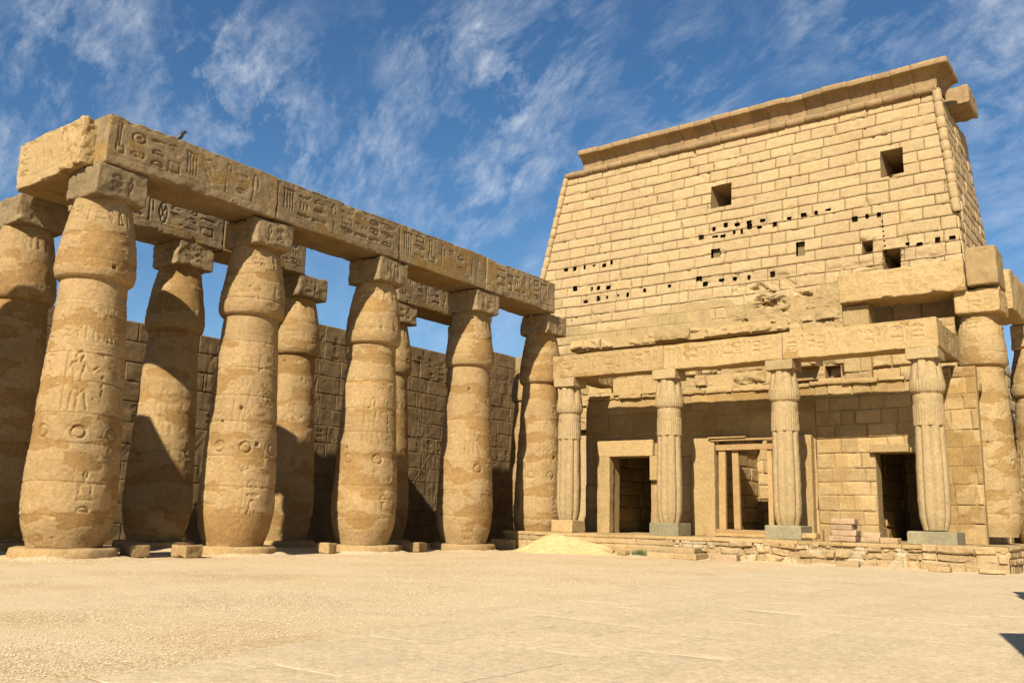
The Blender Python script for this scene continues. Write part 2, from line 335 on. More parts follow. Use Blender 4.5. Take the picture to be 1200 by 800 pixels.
def recess(mb, frame, u0, u1, w0, w1, dep):
    U = np.array([u0, u1, u1, u0]*2); W = np.array([w0, w0, w1, w1]*2); D = np.array([.0]*4+[-dep]*4)
    mb.add(frame(U, W, D), [[0, 1, 5, 4], [1, 2, 6, 5], [2, 3, 7, 6], [3, 0, 4, 7], [4, 5, 6, 7]], 0., -1., False)
def courses(w0, w1, h, seed=0, var=.12):
    r = np.random.RandomState(seed); out = []; w = w0
    while w < w1-h*.4:
        q = min(w1, w+h*(1+r.uniform(-var, var)));
        if w1-q < h*.4: q = w1
        out.append((w, q)); w = q
    return out
def fplane(origin, du, dn, batter=0.):
    o = np.array(origin, float); du = np.array(du, float); dn = np.array(dn, float)
    def f(u, w, d):
        u, w, d = np.broadcast_arrays(u, w, d); d2 = d-batter*w
        return o+u[..., None]*du+w[..., None]*np.array([0, 0, 1.])+d2[..., None]*dn
    return f

# ================================================================== GROUND
def ground():
    mb = MB()
    def lay(x0, x1, y0, y1, st, skip=None):
        X = np.arange(x0, x1+1e-6, st); Y = np.arange(y0, y1+1e-6, st); GX, GY = np.meshgrid(X, Y, indexing='ij')
        S = np.stack([GX, GY, GX*0], -1); e = np.minimum(np.minimum(GX-x0, x1-GX), np.minimum(GY-y0, y1-GY)); k = sst(e, 0, 2)
        Z = (fbm(S, 2.5, 3)*.035+fbm(S, .35, 3, 5.)*.012-.015)*k
        edge = -8.55-.175*(GY-2)+fbm(S, 1.2, 2, 3.)*.1
        Z = np.where((GX > edge) & (GY < 39), Z-.05*sst(GX-edge, -.1, .9), Z)
        for k in range(6):
            for cx, w in ((-29.95, 1.0), (-35.45, .8)):
                if cx > -30 and k > 4: continue
                rr_ = np.hypot(GX-cx, GY-15.577-6.633*k); Z = Z+w*.10*np.exp(-((rr_-1.72)/.35)**2)*(.5+1.2*np.clip(fbm(S, 1.1, 3, 60.)+.3, 0, 1))
        Z = Z+.10*np.exp(-((GY-39.9)/.45)**2)*(GX > -31)*(GX < -6)*np.clip(fbm(S, 1.3, 3, 70.)+.4, 0, 1)
        Z = Z-.03*np.clip(fbm(S, .5, 3, 81.)*1.6-.35, 0, 1)*(GY < 30)
        mb.add(np.stack([GX, GY, Z], -1), gridF(len(X), len(Y)))
    lay(-50, 20, 0, 62, .125)
    for (x0, x1, y0, y1) in ((-900, -50, -900, 1500), (20, 900, -900, 1500), (-50, 20, -900, 0), (-50, 20, 62, 1500)):
        mb.add([[x0, y0, 0], [x1, y0, 0], [x1, y1, 0], [x0, y1, 0]], [[0, 1, 2, 3]])
    m = bpy.data.materials.new('sandy_gravel'); m.use_nodes = True; t = m.node_tree; L = t.links.new; bs = t.nodes['Principled BSDF']; bs.inputs['Roughness'].default_value = .95
    co = N(t, 'ShaderNodeNewGeometry').outputs['Position']
    def noise(s, d=5, r=.6):
        n = N(t, 'ShaderNodeTexNoise', ins={'Scale': s, 'Detail': d, 'Roughness': r}); L(co, n.inputs['Vector']); return n.outputs['Fac']
    def ramp(f, pts):
        n = N(t, 'ShaderNodeValToRGB'); L(f, n.inputs[0]); cr = n.color_ramp
        cr.elements[0].position, cr.elements[0].color = pts[0][0], (*pts[0][1], 1); cr.elements[1].position, cr.elements[1].color = pts[-1][0], (*pts[-1][1], 1)
        for p, c in pts[1:-1]: e = cr.elements.new(p); e.color = (*c, 1)
        return n.outputs[0]
    a = ramp(noise(.22, 6, .6), [(.3, (.51, .365, .195)), (.45, (.51, .38, .22)), (.55, (.50, .365, .20)), (.7, (.46, .315, .155))])
    v = N(t, 'ShaderNodeTexVoronoi', ins={'Scale': 34.0}); L(co, v.inputs['Vector'])
    g = N(t, 'ShaderNodeSeparateColor'); L(v.outputs['Color'], g.inputs[0])
    pe = ramp(g.outputs[0], [(0., (.42, .37, .30)), (.35, (.9, .87, .82)), (.8, (1.1, 1.08, 1.05)), (1., (1.5, 1.5, 1.45))])
    mx = N(t, 'ShaderNodeMix', data_type='RGBA', blend_type='MULTIPLY'); mr = N(t, 'ShaderNodeMapRange', ins={'From Min': .42, 'From Max': .6, 'To Min': .25, 'To Max': .9}); L(noise(.3, 4), mr.inputs[0]); L(mr.outputs[0], mx.inputs[0]); L(a, mx.inputs[6]); L(pe, mx.inputs[7])
    L(mx.outputs[2], bs.inputs['Base Color'])
    h = MATH(t, 'ADD', MATH(t, 'MULTIPLY', v.outputs['Distance'], -.35), MATH(t, 'MULTIPLY', noise(14, 8, .75), .7))
    gm = N(t, 'ShaderNodeMapRange', ins={'From Min': .44, 'From Max': .6, 'To Min': .25, 'To Max': 1.0}); L(noise(.3, 4), gm.inputs[0]); h = MATH(t, 'MULTIPLY', h, gm.outputs[0])
    bp = N(t, 'ShaderNodeBump', ins={'Strength': .75, 'Distance': .035}); L(h, bp.inputs['Height']); L(bp.outputs[0], bs.inputs['Normal'])
    struct(mb.build('ground', m))
    # paving
    mb = MB(); f = fplane((0, 0, .0), (1, 0, 0), (0, 0, 1)); r = np.random.RandomState(3)
    def fr(u, w, d):
        u, w, d = np.broadcast_arrays(u, w, d); return np.stack([u, w, d-.012+fbm(np.stack([u, w, u*0], -1), 2.5, 2)*.012-.09*sst((-8.75-.175*(w-2)+fbm(np.stack([u, w, u*0], -1), 1.6, 3, 3.)*.45)-u, -.35, .25)], -1)
    x = -13.2
    while x < 14:
        wd = r.uniform(1.0, 1.45); edge_y = 2+(-8.75-x)/.175
        masonry_strip(mb, fr, x, x+wd, max(-2, edge_y-7) if x < -8.7 else -2-r.rand(), 39.6, r)
        x += wd
    struct(mb.build('paving', S_PAV))
def masonry_strip(mb, fr, x0, x1, y0, y1, r):
    y = y0
    while y < y1:
        l = r.uniform(1.4, 3.0); q = min(y+l, y1); jw = .016
        def ax(a, b): return np.unique(np.round(np.concatenate([[a, a+.4*jw, a+jw, a+1.5*jw], np.linspace(a, b, max(3, int((b-a)/.3)))[1:-1], [b-1.5*jw, b-jw, b-.4*jw, b]]), 4))
        A, B = ax(x0, x1), ax(y, q); GA, GB = np.meshgrid(A, B, indexing='ij'); S = np.stack([GA, GB, GA*0], -1)
        ds = np.minimum(np.minimum(GA-x0, x1-GA), np.minimum(GB-y, q-GB)); jd = .035*np.clip(fbm(S, .9, 2, 8.)*2+.15, 0.0, 1)
        d = r.uniform(-.002, .002)+fbm(S, .5, 3)*.004-jd*(1-sst(ds+fbm(S, .2, 2)*.008, 0, jw))
        mb.add(fr(GA, GB, d), gridF(len(A), len(B)), 0., r.uniform(-1, 1)*.6); y = q
ground()
# scattered pebbles on the gravel, denser beside the paving
def pebbles():
    r = np.random.RandomState(5); n = 22000; y = 3.5+26*r.rand(n)**1.6; edge = -8.7-.175*(y-2); x = edge-.1-np.abs(r.randn(n))*(2.2+y*.22)
    m_ = 1500; cxs = r.choice(5, m_); x[:m_] = np.where(r.rand(m_) < .6, -29.95+1.75*np.cos(r.rand(m_)*6.28)+r.randn(m_)*.25, r.uniform(-31, -6.5, m_)); y[:m_] = np.where(x[:m_] < -27.8, 15.577+6.633*cxs+r.uniform(-2.2, 2.2, m_), 39.7-np.abs(r.randn(m_))*.5)
    s = .007+.013*r.rand(n)**3; s[:m_] = .012+.045*r.rand(m_)**4; base = np.array([[1, 0, 0], [0, 1, 0], [-1, 0, 0], [0, -1, 0], [0, 0, 1.], [0, 0, -1]])
    a = r.rand(n)*6.28; V = base[None]*np.stack([s*r.uniform(.8, 1.3, n), s, s*.7], 1)[:, None]
    ca, sa = np.cos(a)[:, None], np.sin(a)[:, None]; V = np.stack([V[..., 0]*ca-V[..., 1]*sa, V[..., 0]*sa+V[..., 1]*ca, V[..., 2]], -1)
    S = np.stack([x, y, x*0], -1); z = fbm(S, 2.5, 3)*.035+fbm(S, .35, 3, 5.)*.012-.012
    V = V+np.stack([x, y, z], -1)[:, None]
    T = np.array([[0, 1, 4, 4], [1, 2, 4, 4], [2, 3, 4, 4], [3, 0, 4, 4]])
    me = bpy.data.meshes.new('gravel'); me.from_pydata(V.reshape(-1, 3).tolist(), [], [[int(i*6+p) for p in tri] for i in range(n) for tri in ((0, 1, 4), (1, 2, 4), (2, 3, 4), (3, 0, 4))])
    me.materials.append(plain('pebble_stone', (.48, .37, .23), .9, .4, 12)); o = bpy.data.objects.new('gravel', me); COL.objects.link(o)
    tag(o, 'loose pale gravel scattered over the sand beside the paving', 'gravel'); o['kind'] = 'stuff'
pebbles()

# ================================================================== PYLON
YB = 55.0
def pylon():
    root = thing('pylon', 'tall battered sandstone pylon tower with cavetto cornice and square windows', 'temple pylon', (-24.7, YB, 0))
    f = fplane((0, YB, 0), (1, 0, 0), (0, -1, 0), .1)
    xl = lambda w: -40.43+.19*(w-20.5); xr = lambda w: -10.45+.1*(20.58-w)
    def ur(w):
        b = xr(w)
        if w < 20.2: b -= 0.0
        return (xl(w)+.1, b-.1)
    holes = [(-26.30, -24.72, 23.42, 25.10, 4.5), (-14.68, -13.30, 23.32, 25.08, 4.5), (-14.71, -13.65, 17.0, 18.41, 4.0), (-15.93, -15.27, 18.42, 19.18, 2.0), (-20.12, -19.55, 18.87, 19.84, .35), (-26.11, -25.45, 19.66, 20.33, .3)]
    pts = [(-27.05, 21.41), (-25.94, 21.31), (-25.24, 21.22), (-24.55, 21.25), (-23.8, 21.28), (-23.35, 21.5), (-22.59, 21.44), (-21.63, 21.41), (-26.02, 21.94), (-25.13, 22.0), (-24.25, 21.89), (-23.38, 21.9), (-22.44, 21.81), (-20.64, 21.69), (-19.72, 21.72), (-18.87, 21.72), (-18.09, 21.7), (-16.37, 20.82), (-15.58, 20.82), (-14.76, 20.77), (-12.45, 18.48), (-11.55, 18.49), (-10.73, 18.51), (-13.21, 18.52), (-38.37, 20.71), (-37.5, 20.67), (-36.7, 20.59), (-35.79, 20.56), (-34.89, 20.56), (-34.2, 20.55), (-37.37, 18.99), (-35.98, 18.86), (-35.14, 18.75), (-34.36, 18.71), (-36.23, 17.9), (-35.23, 17.92), (-34.47, 17.92), (-33.52, 17.87), (-32.73, 17.85), (-31.32, 18.04), (-29.25, 18.06), (-27.11, 18.25), (-26.45, 17.93), (-25.44, 17.96), (-24.33, 18.0), (-23.29, 17.95), (-21.83, 17.94)]
    r = np.random.RandomState(4); pts2 = pts
    for (x, z) in pts:
        x += r.uniform(-.12, .12); z += r.uniform(-.08, .08); s = r.uniform(.08, .21); t = r.uniform(.07, .18); holes.append((round(x-s, 3), round(x+s, 3), round(z-t, 3), round(z+t, 3), .35))
    for k in range(9): z = 20.3-k*.33; holes.append((-14.70+k*.02, -14.60+k*.02, z-.06, z+.06, .15))
    def pt(A, B, S):   # smooth repaired render in the lower courses
        n = fbm(S, 3.0, 3, 2.)
        m = sst(16.6-B+n*2.2, 0, .5)*sst(B-13.6, 0, .4)*sst(-16.8-A+n*2, 0, 1)*sst(A+38.5+n*3, 0, .6)
        return m*sst(fbm(S, 5., 2, 14.)+.32+.25*sst(A+38, 0, 18), 0, .1)
    def er(A, B, S):
        z = sst(18.4-B, 0, 2.6)*sst(A+28, 0, 6); z2 = sst(14.8-B, 0, 1.2)
        q = np.clip(fbm(S*[.7, 1.5, 1], 1.2, 5, 31.)*2.6-.15, 0, 1.4); q = (np.floor(q*4)+sst(q*4-np.floor(q*4), .62, 1.0))/4
        hr_ = 0
        for hx, hz in pts2: hr_ = hr_+np.exp(-((A-hx)**2+(B-hz)**2)/.075)
        for h in holes[:4]: hr_ = hr_+1.6*np.exp(-(np.maximum(0, np.abs(A-(h[0]+h[1])/2)-(h[1]-h[0])/2)**2+np.maximum(0, np.abs(B-(h[2]+h[3])/2)-(h[3]-h[2])/2)**2)/.03)*(h[3] < 20)
        hr_ = np.clip(hr_, 0, 2)*.16*np.clip(fbm(S, .33, 3, 95.)*2+.35, 0, 1)
        return hr_+z*(q*.9+.10*(1-2*np.abs(fbm(S, .5, 4, 36.))))+z2*(np.clip(fbm(S, .9, 4, 41.)*1.6+.1, 0, 1)*.5+.12*np.abs(fbm(S, .3, 4, 46.)))
    mb = MB()
    cs_ = courses(8.0, 28.45, .81, 3, .16); kw_ = dict(patch=pt, erode=er, thick=1.0, solid=False, chipf=2.6, warp=.07)
    masonry(mb, f, ur, [c for c in cs_ if c[0] > 17.9], (.9, 2.7), .19, .024, .15, .045, .022, holes, seed=11, **kw_)
    masonry(mb, f, lambda w: (ur(w)[0], -28.5), [c for c in cs_ if c[0] <= 17.9], (.9, 2.7), .19, .024, .15, .045, .022, holes, seed=11, **kw_)
    masonry(mb, f, lambda w: (-28.5, ur(w)[1]), [c for c in cs_ if c[0] <= 17.9], (.7, 2.2), .19, .03, .065, .06, .04, holes, seed=11, **kw_)
    boxuv(mb, f, -41.5, -8.6, 0, 8.2, -.15, -1, 0)
    fw_ = mb.build('front_wall', S_PYL, root)
    for h in holes:
        if h[4] >= 1.9: mb = MB(); recess(mb, f, *h); mb.build('window', S_PYL, fw_)
    # right flank, facing the gateway
    def fside(u, w, d):
        u, w, d = np.broadcast_arrays(u, w, d); x = xr(w)+d; y = YB+.1*w+u*(1-0*w); return np.stack([x, y, w+0*x], -1)
    mb = MB(); masonry(mb, fside, lambda w: (.1, 9.3-.10*(w-20)*1.0), courses(8.0, 28.45, .81, 3, .16), (1.1, 2.4), .14, .035, .25, .05, .035, seed=12, thick=.8, solid=False)
    mb.build('side_wall', S_PYL, root)
    # unseen left flank and back and top close the volume
    mb = MB()
    def P(x, y, z): return [x, y, z]
    zt = 28.6; mb.add([P(xl(0), YB, 0), P(xl(zt), YB+.1*zt, zt), P(xl(zt), YB+11, zt), P(xl(0), YB+12, 0), P(xr(0)-.3, YB+12, 0), P(xr(zt)-.3, YB+11, zt), P(xr(zt)-.3, YB+.1*zt+.3, zt)],
        [[0, 1, 2, 3], [3, 2, 5, 4], [1, 6, 5, 2]], 0., 0., False)
    mb.build('rear_wall', S_PYL, root)
    # torus rolls
    def torus(name, p0, p1, rad, seed, seg=1.0, drop=None):
        mb = MB(); p0 = np.array(p0, float); p1 = np.array(p1, float); L = np.linalg.norm(p1-p0); d = (p1-p0)/L; a = np.cross(d, [0, 1, 0.3]); a /= np.linalg.norm(a); b = np.cross(d, a); r = np.random.RandomState(seed); u = 0
        while u < L:
            q = min(L, u+seg*r.uniform(.7, 1.3)); off = r.uniform(-.025, .025, 2); tt = np.concatenate([[u, u+.02, u+.06], np.linspace(u, q, max(3, int((q-u)/.2)))[1:-1], [q-.06, q-.02, q]]); th = np.linspace(0, 2*np.pi, 17)[:-1]
            T, TH = np.meshgrid(tt, th, indexing='ij'); e = np.minimum(T-u, q-T)
            C_ = p0+T[..., None]*d; S = C_+np.stack([np.cos(TH)]*3, -1)*.3; R_ = rad*(1-.22*(1-sst(e, 0, .06)))+fbm(S, .3, 3)*.05
            V = C_+(a*(np.cos(TH)*R_+off[0])[..., None])+(b*(np.sin(TH)*R_+off[1])[..., None])
            V = V.transpose(1, 0, 2); mb.add(V, gridF(16, len(tt), True), 0., r.uniform(-1, 1)); u = q
        mb.build(name, S_COR if name == 'torus_moulding' else S_PYL, root)
    torus('torus_moulding', (xl(28.6)-.05, YB+2.86-.08, 28.62), (xr(28.6)+.1, YB+2.86-.08, 28.55), .26, 1, 1.5)
    torus('corner_moulding', (xl(12), YB+1.2, 12), (xl(28.5), YB+2.85, 28.5), .24, 2, .85)
    torus('corner_moulding', (xr(20.1), YB+2.0, 20.1), (xr(28.5), YB+2.85, 28.5), .27, 3, .85)
    # cavetto cornice, in separate stones
    prof = [(0.0, 28.85), (.02, 29.15), (.05, 29.3), (.12, 29.45), (.25, 29.6), (.42, 29.72), (.62, 29.80), (.78, 29.83), (.80, 29.86), (.80, 30.02), (.80, 30.2), (.6, 30.24), (0, 30.26), (-1.2, 30.26), (-1.2, 28.85)]
    pr = np.array(prof)
    def cornice(mb, x0, x1, fr, seed, miss=0.25):
        r = np.random.RandomState(seed); x = x0
        while x < x1-.05:
            q = min(x1, x+r.uniform(1.1, 1.9));
            if x1-q < .5: q = x1
            oo = r.uniform(-.03, .03); oz = r.uniform(-.04, .04); A = np.concatenate([[x, x+.03], np.linspace(x, q, 7)[1:-1], [q-.03, q]])
            GA, K = np.meshgrid(A, np.arange(len(pr)), indexing='ij'); e = np.minimum(GA-x, q-GA)
            D = pr[K, 0]; Z = pr[K, 1]; S = np.stack([GA, Z, D], -1); n = fbm(S, .5, 3)
            ero = np.clip(fbm(np.stack([GA, GA*0, GA*0+seed], -1), 1.1, 3)*2.2-.1, 0, 1)*.22*sst(30.0-Z, .1, .9)
            D = D+n*.035+oo-.05*(1-sst(e, 0, .04))-0*ero; Z = Z+oz+n*.03*(D > -.5)-.04*(1-sst(e, 0, .04))*(pr[K, 1] > 29.95)
            mb.add(fr(GA, Z, D), gridF(len(A), len(pr))[:, ::-1], 0., r.uniform(-1, 1), True)
            for s_, ai in ((1, 0), (-1, len(A)-1)):      # end caps as fan quads
                V = fr(GA[ai], Z[ai], D[ai]); c = fr(np.array(GA[ai, 0]), np.array(29.7), np.array(-.6)).reshape(1, 3); V = np.concatenate([V, c]); nn = len(pr)
                Fq = [[i, i+1, nn, nn] for i in range(nn-1)]
                Vv = np.concatenate([V, c]); mb.add(Vv, [[i, i+1, nn, nn+1] for i in range(nn-1)], 0., 0., False)
            x = q
    mb = MB(); yf = YB+2.88
    cornice(mb, -37.35, -11.2, lambda u, w, d: np.stack(np.broadcast_arrays(np.where(u > -12.2, -12.2+(u+12.2)*(1+d), u), yf-d, w), -1), 8); mb.build('cornice', S_COR, root)
    mb = MB(); cornice(mb, 0, 2.6, lambda u, w, d: np.stack(np.broadcast_arrays(-11.2+d, yf+u-d*np.clip(1-u, 0, 1), w), -1), 9); mb.build('cornice', S_COR, root)
    mb = MB(); block(mb, (-11.1, 63.3, 29.55), (2.0, 3.2, 1.25), r=.06, amp=.08, res=.14, seed=4, chip=.35, big=.1); mb.build('cornice_block', S_COR, root)
    # long projecting ruined band above the shrine
    f2 = fplane((0, YB-.1, 0), (1, 0, 0), (0, -1, 0)); mb = MB()
    def er2(A, B, S):
        q = np.clip(fbm(S*[.8, 1.6, 1], 1.1, 5, 61.)*2.2+.05, 0, 1.3); q = (np.floor(q*4)+sst(q*4-np.floor(q*4), .6, 1.0))/4
        return q*.42+.10*np.abs(fbm(S, .28, 4, 66.))+sst(B-14.0+fbm(S, .8, 3)*.5, 0, .5)*.2
    masonry(mb, fplane((0, YB+.35, 0), (1, 0, 0), (0, -1, 0)), (-36.2, -19.0), [(12.3, 13.0), (13.0, 13.62)], (1.6, 4.0), .18, .06, .08, .10, .10, erode=er2, seed=15, thick=.9)
    masonry(mb, fplane((0, YB-.45, 0), (1, 0, 0), (0, -1, 0)), (-36.2, -19.0), [(13.62, 14.4)], (2.2, 4.6), .25, .07, .07, .14, .14, erode=er2, seed=18, thick=2.1)
    masonry(mb, fplane((0, YB-.6, 0), (1, 0, 0), (0, -1, 0)), (-19.8, -13.6), [(11.2, 12.2), (12.2, 13.1), (13.1, 13.9), (13.9, 14.7), (14.7, 15.5)], (.8, 2.2), .25, .07, .08, .14, .2, erode=er2, seed=16, thick=2.1, keep=lambda u, w, r: r.rand() > .30)
    masonry(mb, fplane((0, YB+.25, 0), (1, 0, 0), (0, -1, 0)), (-36.0, -8.4), courses(8.0, 12.3, .85, 9), (.8, 2.2), .2, .07, .09, .14, .2, erode=er2, seed=17, thick=.8, keep=lambda u, w, r: r.rand() > .10)
    mb.build('ruined_band', S_SHR, root)
pylon()

# ================================================================== COURT COLUMNS
PROF = [(0.35, 1.13), (.6, 1.22), (1.0, 1.35), (1.5, 1.445), (2.1, 1.46), (3.2, 1.41), (4.5, 1.345), (6.0, 1.27), (7.5, 1.175), (8.9, 1.08), (9.10, 1.065), (9.13, 1.05), (9.16, 1.16), (9.24, 1.24), (9.42, 1.295), (9.7, 1.305), (10.2, 1.255), (11.0, 1.13), (11.7, .985), (12.0, .92)]
def court_column(x, y, seed, label, res=.045, scale=1.0, zb=0.0, group='closed-bud columns of the court colonnade', ztop=13.1, plinth=True, abacus=True, ab=(2.0, 1.85), plaster=.0, wide=1.0, cut=None, mat=None):
    r = np.random.RandomState(seed); root = thing('bud_column', label, 'column', (x, y, zb), group)
    zz = np.array([p[0] for p in PROF])*scale; rr = np.array([p[1] for p in PROF])*wide
    zmax = zz[-1] if cut is None else cut
    lv = [zz[0]]
    while lv[-1] < zz[9]-.5: lv.append(lv[-1]+r.uniform(.95, 1.35))
    lv = [q for q in lv[1:] if q < zz[9]-.4]+[zz[14]+r.uniform(.3, .5), zz[16]+r.uniform(.3, .6)]
    C2 = 2*math.pi*1.3; hm = HM(C2, 13.5, .02, True); hr = HM(C2, 13.5, .02, True)
    kw = dict(t=.04, d=.035)
    for q in (3.05, 4.5, 4.62, 6.7, 6.8, 8.2, 8.35): hm.stroke([[[0, 0], [1, 0]]], 0, q*scale, C2, 1, t=.025, d=.015)
    nC = 7
    for k in range(nC):
        u = C2*(k+.5)/nC+r.uniform(-.1, .1)
        hr.sign('disc', u-.24, 3.75*scale, .48, .48, t=.05, d=.07)
        hm.column(u-.28, .55, 3.1*scale, 3.65*scale, r, **kw)
        hm.stroke([arc(.5, .5, .5, .5, n=20)], u-.42, 3.1*scale, .84, 1.25, t=.03, d=.02)
        if k % 2 == 0: hm.column(u+.1, .5, 1.3*scale, 2.8*scale, r, t=.045, d=.05)
        hm.stroke([[[0, 0], [0, 1]]], u+.02, 1.3*scale, 1, 1.6, t=.02, d=.015)
    for k in range(4):
        u = C2*(k+.3)/4; hm.stroke(FIG, u, 4.7*scale, 1.25, 1.95*scale, t=.042, d=.045); hm.column(u+1.3, .45, 4.75*scale, 6.6*scale, r, t=.034, d=.035)
    hm.row(0, C2, 7.0*scale, .62, r, t=.034, d=.03); hm.row(0, C2, 9.65*scale, .7, r, t=.034, d=.028); hm.row(0, C2, 11.1*scale, .6, r, t=.036, d=.045)
    for k in range(30): u = C2*k/30; hm.stroke([[[0, 0], [0, 1]]], u, 7.7*scale, 1, .45, t=.022, d=.012)
    nz = int((zmax-zz[0])/res); nth = int(C2/res); nth += nth % 2
    Z = np.unique(np.concatenate([np.linspace(zz[0], zmax, nz)]+([np.linspace(zz[9], zz[14], 22)] if zmax > zz[14] else []))); TH = np.linspace(0, 2*np.pi, nth+1)[:-1]
    T, ZZ = np.meshgrid(TH, Z, indexing='ij'); R0 = np.interp(ZZ, zz, rr)
    # smooth the profile polyline
    k_ = .10; R0 = (np.interp(ZZ-k_, zz, rr)+2*R0+np.interp(ZZ+k_, zz, rr))/4*(1-(np.abs(ZZ-zz[11]) < .2))+R0*(np.abs(ZZ-zz[11]) < .2)
    S = np.stack([np.cos(T)*R0, np.sin(T)*R0, ZZ], -1)+seed*2.37
    dj = np.min([np.abs(ZZ-l-fbm(S, .9, 2, 6.)*.06) for l in lv], axis=0)
    pn = fbm(S*[.8, .8, 2.0], 1.2, 5, 12.)-.03
    pm = sst(pn+.20*np.exp(-(dj/.22)**2)+plaster+.12*sst(1.9-ZZ, 0, 1.), .12, .19)*(.75+.25*sst(fbm(S, .5, 3, 51.), -.2, .2))
    jag = sst(dj, .0, .035)
    nj = fbm(S, .30, 4, 3.); nb = fbm(S, 1.1, 3, 8.)
    chips = np.clip(fbm(S, .30, 4, 33.)*2.4-1.05, 0, 1)*.09
    H = nb*.025+nj*(.016*(1-pm)+.004*pm)-(1-sst(dj, .0, .035))*.045*(1-.85*pm)-.04*np.clip(1-dj/.16, 0, 1)*np.clip(fbm(S, .35, 3, 91.)*2.2-.4, 0, 1)*(1-pm)*np.clip(fbm(S, .8, 2, 19.)*2+1.0, 0.25, 1)-chips*(1-pm)+1.55*hm.at(T*1.3+.03*fbm(S, .4, 2), ZZ+.03*fbm(S, .4, 2, 3.))*(1-.8*pm)*(.32+.5*sst(fbm(S, .7, 3, 44.), -.2, .2))-.022*pm+hr.at(T*1.3, ZZ)*sst(fbm(S, 1.2, 2, 71.), -.45, -.2)
    neck = sst(ZZ, zz[12]-.3, zz[12])*(1-sst(ZZ, zz[13], zz[13]+.3)); H = H*(1-.5*neck)
    for k in range(r.randint(3, 7)):     # beam holes
        t0, z0 = r.rand()*6.28, r.uniform(2, 11); m = (np.abs(((T-t0+np.pi) % (2*np.pi)-np.pi)*1.2) < .06) & (np.abs(ZZ-z0) < .07); H = np.where(m, H-.12, H)
    R_ = R0+H
    if cut is not None: R_ = R_*1.0
    tb = np.array([r.uniform(-1, 1) for _ in range(len(lv)+2)]); tint = tb[np.searchsorted(np.array(lv), ZZ)]*.55+.35*nb
    mb = MB(); mat = mat or S_COL; VV = np.stack([x+np.cos(T)*R_, y+np.sin(T)*R_, zb+ZZ], -1); js = int(np.searchsorted(Z, zz[11]-.01)) if zmax > zz[12] else len(Z)-1
    mb.add(VV[:, :js+1], gridF(nth, js+1, True), pm[:, :js+1], tint[:, :js+1]); mb.build('shaft', mat, root); mb = MB()
    if js < len(Z)-1: mb.add(VV[:, js:], gridF(nth, len(Z)-js, True), pm[:, js:], tint[:, js:])
    # cap disc
    Rt = R_[:, -1]; V = np.stack([x+np.cos(TH)*Rt, y+np.sin(TH)*Rt, TH*0+zb+Z[-1]], -1); V = np.concatenate([V, V*[0, 0, 1]+[x, y, 0]]); mb.add(V, [[i, (i+1) % nth, nth+(i+1) % nth, nth+i] for i in range(nth)], 0., 0., False)
    mb.build('bud_capital', mat, root)
    if plinth:
        mb = MB(); n = 96; th = np.linspace(0, 2*np.pi, n+1)[:-1]; pz = np.array([0, .06, .14, .24, .31, .345, .36, .36]); prr = np.array([1.66, 1.67, 1.66, 1.65, 1.63, 1.58, 1.5, .9])*wide
        T2, K = np.meshgrid(th, np.arange(8), indexing='ij'); S2 = np.stack([np.cos(T2)*1.6, np.sin(T2)*1.6, pz[K]*2], -1)+seed
        R3 = prr[K]+fbm(S2, .7, 4)*.07*(K < 7)-np.clip(fbm(S2, .5, 3, 4.)*2-.8, 0, 1)*.15*(K > 2)*(K < 7); Z3 = pz[K]+fbm(S2, .6, 3, 9.)*.03*(K > 1)-.02
        mb.add(np.stack([x+np.cos(T2)*R3, y+np.sin(T2)*R3, zb+Z3], -1), gridF(n, 8, True), 0., r.uniform(-1, 1)); mb.build('plinth', S_COL, root)
    if abacus:
        h2 = HM(ab[0], 1.1, .02); h2.row(.45, ab[0]-.35, .2, .72, r, t=.035, d=.05)
        z1 = ztop-.02 if cut is None else cut+.95; z0 = zb+Z[-1]-.03
        mb = MB(); hms = {(0, 1): (h2, 1, 1, 0, 0), (1, -1): (h2, 0, 1, 0, 0)}
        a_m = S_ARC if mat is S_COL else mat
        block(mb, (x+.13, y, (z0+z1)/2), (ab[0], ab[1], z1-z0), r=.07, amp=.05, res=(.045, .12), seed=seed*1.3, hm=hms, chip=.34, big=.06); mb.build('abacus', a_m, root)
    return root
X0, Y0, SP = -29.95, 15.577, 6.633
XB = -35.45
names_f = ['corner column nearest the camera, under the bird end of the architrave', 'second front-row bud column from the left corner', 'third front-row bud column, middle of the front row', 'fourth front-row bud column, left of the sand heap', 'fifth front-row bud column, beside the first papyrus column']
dy = [0, -.1, 0, .3, .25]
for k in range(5):
    court_column(X0-(.15 if k == 4 else 0), Y0+k*SP+dy[k], 21+k, names_f[k].replace('bird end', 'near end'), res=(.033, .036, .045, .05, .055)[k], plaster=(-.02, .03, 0, .02, .04)[k], wide=(1.0, .985, .985, .97, .95)[k])
names_b = ['rear-row bud column cut off by the left edge of the photo', 'rear-row bud column seen between the first two front columns, topped by a shadow', 'rear-row bud column seen just right of the second front column', 'rear-row bud column half hidden by the third front column', 'rear-row bud column standing behind the fourth front column', 'rear-row broken bud column left of the last front column, without architrave']
for k in range(6):
    court_column(XB, Y0+k*SP, 41+k, names_b[k], res=.07, plaster=.02, wide=.96, cut=(11.2 if k == 5 else None), ab=(1.95, 1.85) if k < 5 else (1.7, 1.7))

